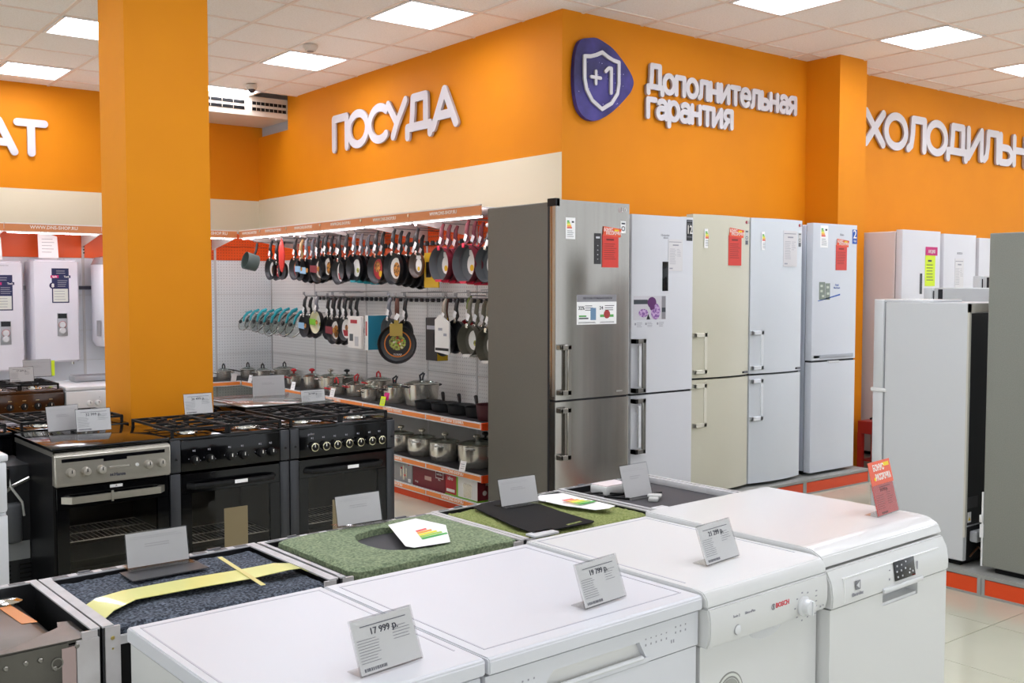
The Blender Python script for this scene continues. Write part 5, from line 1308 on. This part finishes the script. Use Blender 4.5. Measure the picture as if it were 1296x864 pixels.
cluster(8.06, U + .01, 1, .11, .21, .05, bk, bk, bki, 'low hanging black pan with a pinkish label ring', 'redfood')
cluster(7.93, U, 1, .11, .18, .045, bk, bk, bki, 'plain black pan between two stacks', None)
cluster(7.79, U + .01, 4, .12, .17, .045, hgrey, bk, bki, 'grey handled pan with teal edge guard', 'white', tealm, step=.06)
cluster(7.42, U + .01, 2, .12, .185, .045, bk, bk, bki, 'black pan with an orange striped label', 'yellow')
cluster(7.15, U + .01, 5, .128, .175, .05, bk, bk, bki, 'black pan left of the red handled pans', 'food', step=.06, drop=.010)
cluster(6.80, U, 1, .10, .17, .035, bk, brn, M('pan_inner_brown', '#4b403a', .4), 'brown pan with an egg print', 'egg')
cluster(6.45, U + .02, 3, .128, .165, .075, hbur, bur, gri, 'deep burgundy pan with egg print, left trio', 'egg', pink, step=.055)
cluster(6.12, U + .03, 3, .14, .165, .085, hbur, bur, gri, 'deep burgundy pan with egg print, right trio', 'egg', pink, step=.055)
cluster(5.86, U - .05, 2, .125, .11, .075, bk, bk, gri, 'dark pan with cream label beside steel fridge', 'white')
cluster(8.74, D, 3, .105, .155, .04, bk, bk, bki, 'black pan with a pale blue sleeve', None, lab_b, 'lower hooks')
cluster(8.50, D, 1, .105, .115, .05, hgrey, bk, creami, 'cream pan with a bright green sleeve', 'white', lab_g, 'lower hooks')
cluster(8.43, D - .01, 2, .105, .16, .04, bk, bk, bki, 'black pan right behind the cream pan', None, None, 'lower hooks', x0=4.39)
cluster(8.18, D, 3, .12, .165, .045, bk, bk, bki, 'black pan with a dark burgundy sleeve', 'food', lab_m, 'lower hooks')
cluster(7.97, D, 3, .105, .16, .035, bk, bk, bki, 'black pan with white and red picture label', 'redfood', None, 'lower hooks')
cluster(7.22, D, 1, .10, .15, .055, hgrey, bk, gri, 'small deep pan left of the big pan', 'white', tealm, 'lower hooks')
cluster(7.12, D, 1, .10, .17, .04, bk, bk, bki, 'black pan mostly behind the big pan', None, None, 'lower hooks', x0=4.40)
pan('big open black pan with a stir fry print and gold card on the lower hooks', 4.22, 6.96, D, .152, .20, .05, brn, bk, bki, 'big', None, R(52))
hook(6.96, D + .01, 4.2)
cluster(6.60, D, 1, .11, .20, .03, brn, brn, bki, 'brown handled pan behind the yellow sided box', None, None, 'lower hooks', x0=4.45)
cluster(6.42, D, 1, .125, .17, .05, M('beige_handle2', '#9c9284', .5), bk, bki, 'black pan with a beige handle and a white card sleeve', None, None, 'lower hooks')
cluster(6.36, D, 1, .125, .15, .05, bk, bk, bki, 'black pan behind the white card sleeve', None, None, 'lower hooks', x0=4.38)
cluster(6.30, D + .02, 1, .13, .165, .045, greenp, bk, lab_r, 'pan with a green handle and a red inner label', None, None, 'lower hooks', x0=4.45)
cluster(6.09, D, 3, .115, .175, .07, olh, oliv, oliv, 'olive pan with khaki handle', 'white', lab_w, 'lower hooks', step=.055)
cluster(5.86, D, 2, .12, .20, .07, olh, oliv, oliv, 'olive pan cut by the steel fridge', 'white', lab_w, 'lower hooks', step=.055)
# saucepan, oven mitt
t = T('saucepan', 'grey green saucepan hanging sideways at the left end of the upper hooks', 'pan', (4.20, 9.62, 2.02), 0, 'pans hanging on the wall hooks')
g = G(); g.mi = 0; g.lathe([(.001, .055), (.078, .055), (.082, -.06), (.086, -.06), (.080, .062), (.001, .062)], (0, .0, -.17), 24, 'x', cap=False); g.xf(Matrix.Rotation(.25, 4, 'Y')); g.build('pan_body', M('sage_enamel', '#5d6a66', .45), t)
g = G(); g.tube([(.03, 0, .02), (.02, 0, -.05), (0, 0, -.10)], .012, 8); g.build('handle', bk, t); hook(9.62, U, 4.18)
t = T('oven_mitt', 'bright red silicone oven mitt hanging beside the pans', 'mitt', (4.28, 9.17, 2.07), 0)
g = G(); g.ball((0, 0, -.17), 1, 20, (.022, .055, .155)); g.build('mitt_body', M('mitt_red', '#d6362c', .5), t); G().tube([(0, 0, 0), (0, .012, -.02), (0, 0, -.04), (0, -.012, -.02)], .004, 6, closed=True).build('hanging_loop', M('mitt_red'), t); hook(9.17, 2.07, 4.27)
t = T('card_sleeve', 'white cardboard sleeve round the pan right of the yellow sided box', 'packaging', (4.27, 6.40, 1.10), 0)
G().prism([(-.09, 0), (.10, .02), (.10, .26), (.03, .30), (-.09, .24)], 'x', 0, .012).build('sleeve_body', lab_w, t); G().box(-.002, 0, -.085, .09, .03, .05).build('sleeve_band', bk, t)
g = G(); g.box(-.002, 0, -.06, -.02, .14, .16); g.box(-.002, 0, .0, .05, .18, .20); g.build('printed_lines', ink_l, t)
# cartons on the lower hooks
def carton(name, label, X, Y, z, wx, wy, h, mats, prints=(), group='boxed cookware on the shelves and hooks'):
    """front looks to -x, side looks to -y"""
    t = T(name, label, 'box', (X, Y, z), 0, group)
    G().box(0, wx, -wy, 0, 0, h, .002, 1).build('carton_body', mats[0], t)
    if mats[1]: G().box(.002, wx - .002, -wy - .002, -wy, .002, h - .002).build('carton_side', mats[1], t)
    for (a, b, c, d, m, nm) in prints: G().box(-.0015 - .0007 * prints.index((a, b, c, d, m, nm)), 0, -b, -a, c, d).build(nm, m, t)
    return t
t = carton('pan_set_box', 'white pan set box hanging on the lower hooks left of the teal sided box', 4.24, 7.80, 1.09, .03, .22, .27, (lab_w, lab_w), ((.03, .09, .06, .12, gri, 'pan_picture'), (.12, .18, .02, .10, M('pic_gray', '#b9babd', .4), 'pan_picture'), (.05, .16, .21, .24, lab_r, 'red_print')))
t = carton('pan_set_box', 'white box with a broad teal side on the lower hooks', 4.27, 7.56, 1.08, .20, .05, .29, (lab_w, M('teal_side', '#2b8aa8', .4)), ((.015, .035, .12, .24, lab_r, 'red_print'),))
t = carton('pan_box', 'dark box with a food picture low behind the teal sided box', 4.45, 7.42, 1.03, .03, .17, .28, (M('box_charcoal', '#2c292b', .5), None), ((.02, .13, .05, .17, food, 'food_picture'), (.01, .16, .005, .03, lab_w, 'white_print')))
t = carton('pan_box', 'dark box with a bright yellow side on the lower hooks', 4.33, 6.72, 1.04, .10, .16, .33, (M('box_charcoal'), lab_y), ((.02, .13, .24, .27, ink_l, 'grey_print'),))
t = carton('pan_box', 'yellow backing card with a dark pan on the upper hooks', 4.37, 6.80, 1.60, .012, .20, .27, (lab_y, lab_y), ((.03, .10, .08, .20, bk, 'pan_picture'),))
# glass lids with teal grips
for k in range(11):
    Y = 10.12 - k * .112; X = 4.30 + (k % 3) * .025
    t = T('pan_cover', 'glass lid with a teal grip, %s from the left in the lid row' % ('leftmost', 'second', 'third', 'fourth', 'fifth', 'sixth', 'seventh', 'eighth', 'ninth', 'tenth', 'eleventh')[k] if k else 'glass lid with a teal grip, leftmost in the lid row', 'lid', (X, Y, 1.24 + .012 * (k % 2)), 0, 'glass lids with teal grips')
    mt = Matrix.Rotation(R(25), 4, 'X') @ Matrix.Rotation(R(28), 4, 'Y'); r = .085 + .035 * min(1, k / 6)
    g = G(); g.lathe([(.001, -.03), (r * .5, -.024), (r, -.004), (r, 0)], (0, 0, 0), 24, 'x', cap=False); g.xf(mt); g.build('glass_dome', acryl_d, t)
    g = G(); g.lathe([(r, -.006), (r + .005, -.004), (r + .005, .006), (r - .002, .006), (r - .002, -.004)], (0, 0, 0), 28, 'x', cap=False); g.xf(mt); g.build('steel_rim', chrome, t)
    g = G(); g.tube([(-.02, 0, r * .1), (-.045, 0, r * .6), (-.04, 0, r + .02), (-.01, 0, r + .06)], [.011, .015, .017, .014], 8, .7); g.xf(mt); g.build('teal_grip', tealm, t)
    g = G(); g.lathe([(.010, -.032), (.020, -.045), (.018, -.055), (.002, -.058)], (0, 0, -.01), 14, 'x', cap=False); g.xf(mt); g.build('lid_knob', bk, t)
g = G(); g.tube([(4.34, 10.2, 1.35), (4.34, 8.92, 1.35)], .004, 6)
for y in (10.0, 9.5, 9.0): g.tube([(XP, y, 1.36), (4.34, y, 1.35)], .004, 6)
g.build('lid_rail', M('hook_zinc'), SH)

# ---------------------------------------------------------------- pots on the shelves
redh = M('red_silicone', '#c2232b', .45)
def pot(label, X, Y, z, r, h, lid='arch', hm=None, side='loop', rz=0, body=None, belly=0, cat='pot', group='steel pots on the middle shelf'):
    t = T('cooking_pot', label, cat, (X, Y, z), rz, group); hm = hm or bk; body = body or pot_steel
    g = G(); g.lathe([(r * .82, 0), (r * .88, .006), (r * (.93 + belly), h * .35), (r * (.97 + belly * .5), h * .75), (r, h), (r + .004, h + .003), (r - .003, h), (r * .9, h * .2), (.002, .006)], n=28, cap=False); g.build('pot_body', body, t)
    if lid:
        l = G().lathe([(r + .002, h + .002), (r + .002, h + .007), (r * .9, h + .010), (r * .5, h + .026), (.01, h + .033)], n=28, cap=False).build('lid', acryl_d if lid != 'steel' else body, t)
        G().lathe([(r + .003, h + .002), (r + .005, h + .006), (r * .95, h + .010), (r * .93, h + .006)], n=28, cap=False).build('lid_rim', chrome, l)
        zt = h + .033
        if lid == 'arch': G().tube([(0, -.032, zt - .006), (0, -.028, zt + .025), (0, 0, zt + .042), (0, .028, zt + .025), (0, .032, zt - .006)], .007, 8).build('lid_handle', hm, l)
        elif lid == 'loop': G().tube([(-.01, 0, zt - .006), (-.018, 0, zt + .035), (.012, -.006, zt + .055), (.025, 0, zt + .05), (.012, 0, zt + .02), (.006, 0, zt - .006)], .008, 8).build('lid_handle', hm, l)
        else: G().lathe([(.008, zt - .006), (.010, zt + .012), (.026, zt + .02), (.028, zt + .032), (.012, zt + .042)], n=16).build('lid_handle', hm if lid == 'knob' else body, l)
    if side == 'loop':
        for s in (-1, 1): G().tube([(s * r, -.03, h - .02), (s * (r + .03), -.024, h - .012), (s * (r + .034), 0, h - .010), (s * (r + .03), .024, h - .012), (s * r, .03, h - .02)], .0065, 8).build('side_handle', hm if hm is not bk else chrome, t)
    elif side == 'long': G().tube([(-r, 0, h - .015), (-r - .06, 0, h + .0), (-r - .13, 0, h + .012)], [.007, .010, .012], 8, .7).build('long_handle', hm, t)
    elif side == 'longback': G().tube([(r, 0, h - .015), (r + .05, 0, h + .025), (r + .10, .0, h + .055)], [.009, .014, .015], 8, .8).build('long_handle', hm, t)
    return t
Z2 = .665
pot('small steel pot with an arched black lid handle, leftmost on the shelf', 4.06, 10.10, Z2, .075, .085, 'arch')
pot('small steel pot with an arched handle, second from the left on the shelf', 4.33, 10.12, Z2, .08, .085, 'arch', side='long')
pot('steel pot with an arched handle, third from the left on the shelf', 4.36, 9.82, Z2, .075, .09, 'arch')
pot('wide steel pot with an arched handle in the shelf corner', 4.58, 9.78, Z2, .11, .10, 'arch')
pot('steel saucepan with red silicone knob and grip', 4.30, 8.98, Z2, .07, .095, 'knob', redh, 'long', rz=R(40))
pot('steel saucepan with a red knob, right of the similar smaller one', 4.36, 8.72, Z2, .08, .11, 'knob', redh, None)
pot('tall steel pot with a ball shaped chrome lid knob', 4.36, 8.35, Z2, .115, .13, 'steelknob', chrome)
pot('steel pot behind the one with the ball shaped knob', 4.58, 8.45, Z2, .11, .11, 'knob', bk)
pot('low steel pot with a red rim, in front of the tall ones', 4.26, 8.05, Z2, .075, .075, 'arch', redh)
pot('steel pot with a red lid handle, centre of the shelf', 4.35, 7.86, Z2, .09, .10, 'loop', redh)
pot('tall steel pot with red lid handle and red grips', 4.42, 7.60, Z2, .12, .15, 'arch', redh)
pot('small steel pot beside the tall red handled one', 4.26, 7.47, Z2, .075, .095, 'steelknob', chrome)
pot('steel pot with a triangular black lid loop, left of the pair', 4.34, 7.20, Z2, .095, .13, 'loop', M('loop_dark', '#23242e', .4))
pot('large steel pot with a triangular black lid loop, right of the pair', 4.42, 6.92, Z2, .14, .17, 'loop', M('loop_dark'))
dk = M('cast_dark', '#19191b', .5)
pot('low black pan with a white tag, first of the black pans on the shelf', 4.33, 6.68, Z2, .11, .06, None, bk, 'longback', rz=R(60), body=dk)
pot('low black pan with a grip pointing back, second of the shelf pans', 4.33, 6.46, Z2, .105, .065, None, bk, 'longback', rz=R(60), body=dk)
pot('low black pan with a yellow marked grip, third of the shelf pans', 4.33, 6.24, Z2, .105, .07, None, bk, 'longback', rz=R(60), body=dk)
pot('low black pan at the shelf end, just left of the red sided one', 4.33, 6.02, Z2, .10, .075, None, bk, 'longback', rz=R(60), body=dk)
pot('deep black pan with a red patterned side at the shelf end', 4.30, 5.84, Z2, .10, .11, None, bk, 'longback', rz=R(50), body=M('dark_red_side', '#4a1c22', .5))
Z1 = .30
G_ = 'steel pots on the low shelf'
for k, (y, r, nm) in enumerate(((7.34, .098, 'leftmost'), (7.04, .105, 'second from the left'), (6.73, .112, 'third from the left'), (6.41, .115, 'fourth from the left'))):
    pot('round bellied steel pot with a grey knob on the low shelf, ' + nm, 4.30, y, Z1, r, .125 + k * .005, 'steelknob', M('grey_knob', '#cfcecb', .4), 'loop', belly=.10, rz=R(35), group=G_)
pot('largest round bellied steel pot at the right end of the low shelf', 4.33, 6.04, Z1, .138, .165, 'steelknob', M('grey_knob'), 'loop', belly=.06, rz=R(35), group=G_)
pot('dark pot standing at the back of the low shelf', 4.56, 6.25, Z1, .11, .14, 'knob', bk, 'loop', body=dk, group=G_)
for x, y, z, rz, m, lab in ((4.10, 9.55, Z2, 8, paper, 'white price tag on the shelf edge near the corner pots'), (4.11, 8.62, Z2, 8, paper, 'white price tag on the shelf edge below the ball knob pot'), (4.11, 7.86, Z2, 8, paper, 'white price tag on the shelf edge below the red rimmed pots'), (4.11, 7.02, Z2, 8, lime, 'lime price tag under the large steel pot'), (4.11, 5.92, Z1, 8, paper, 'white price tag on the low shelf edge by the largest pot'), (4.03, 9.78, Z2, -80, paper, 'white price tag at the shelf corner below the leftmost pot'), (4.13, 8.95, Z2, 20, lab_m, 'dark red leaflet lying on the shelf below the red saucepans')):
    t = T('price_tag', lab, 'price tag', (x, y, z + .006), R(rz), 'price tags on the shelf edges')
    G().box(0, .002, -.03, .03, 0, .075).xf(Matrix.Rotation(R(15), 4, 'Y')).build('tag_sheet', m, t)
    if m is lime: G().box(.012, .014, -.05, .01, .05, .11).xf(Matrix.Rotation(R(15), 4, 'Y')).build('magenta_flag', magenta, t)
    g = G(); g.box(-.0008, 0, -.02, .02, .05, .054); g.box(-.0008, 0, -.02, .015, .035, .038); g.box(-.0008, 0, -.02, .018, .02, .023); g.xf(Matrix.Rotation(R(15), 4, 'Y')); g.build('printed_lines', ink_l, t)
# boxes on the bottom shelf
Z0 = .10
t = carton('pot_set_box', 'grey pot set box with a picture on the bottom shelf', 4.15, 7.06, Z0, .30, .42, .165, (M('box_grey', '#8e8d8b', .5), None), ((.25, .27, .04, .11, pot_steel, 'pot_picture'), (.29, .31, .02, .13, pot_steel, 'pot_picture'), (.33, .35, .04, .11, pot_steel, 'pot_picture'), (.26, .28, .10, .115, lab_r, 'red_print'), (.31, .33, .05, .065, lab_r, 'red_print'), (.37, .40, .01, .035, lab_w, 'white_print'), (.37, .385, .14, .155, lab_r, 'red_print')))
t = carton('pot_set_box', 'burgundy box with pale lettering on the bottom shelf', 4.15, 6.63, Z0, .32, .44, .155, (M('box_burgundy', '#6e1a25', .5), None), ((.17, .26, .065, .095, M('box_tan', '#b99a90', .5), 'label_patch'), (.32, .42, .10, .104, lab_w, 'frame_line'), (.32, .322, .10, .15, lab_w, 'frame_line'), (.418, .42, .10, .15, lab_w, 'frame_line')))
text('nadoba', .018, (-.003, -.37, .125), lab_w, t, 'box_lettering', facing='-x'); text('Vira', .013, (-.003, -.37, .085), lab_w, t, 'box_lettering', facing='-x'); text('12 пр.', .013, (-.003, -.06, .03), lab_w, t, 'box_lettering', facing='-x')
t = carton('pot_box', 'red box with a white pot picture and green edge, at the bottom shelf end', 4.14, 6.17, Z0, .36, .40, .165, (M('box_red', '#a81f26', .5), M('box_burgundy'),), ((.16, .40, .012, .163, lab_w, 'picture_ground'), (.0, .40, .0, .014, lab_g, 'green_edge'), (.145, .165, .012, .163, lab_g, 'green_edge'), (.02, .12, .03, .05, lab_w, 'white_print')))
G().lathe([(.05, 0), (.055, .01), (.058, .085), (.062, .09), (.05, .10), (.01, .108), (.012, .125)], (-.003, -.28, .02), 24).xf(Matrix.Identity(4)).build('pot_picture', pot_steel, t).scale = (.06, 1, 1)
text('idro', .03, (-.004, -.07, .115), lab_w, t, 'box_lettering', facing='-x'); text('idro', .028, (.10, -.403, .115), lab_w, t, 'box_lettering')
G().box(.002, .358, -.404, -.402, .002, .014).build('green_edge', lab_g, t)
for k, m in enumerate((lab_w, lab_y, lab_w, lab_g)): G().cyl((.06 + k * .05, -.404, .065 + k * .004), .018, .002, 'y', 14).build('round_print', m, t)
G().box(.20, .26, -.404, -.402, .105, .135).build('pot_picture', pot_steel, t)
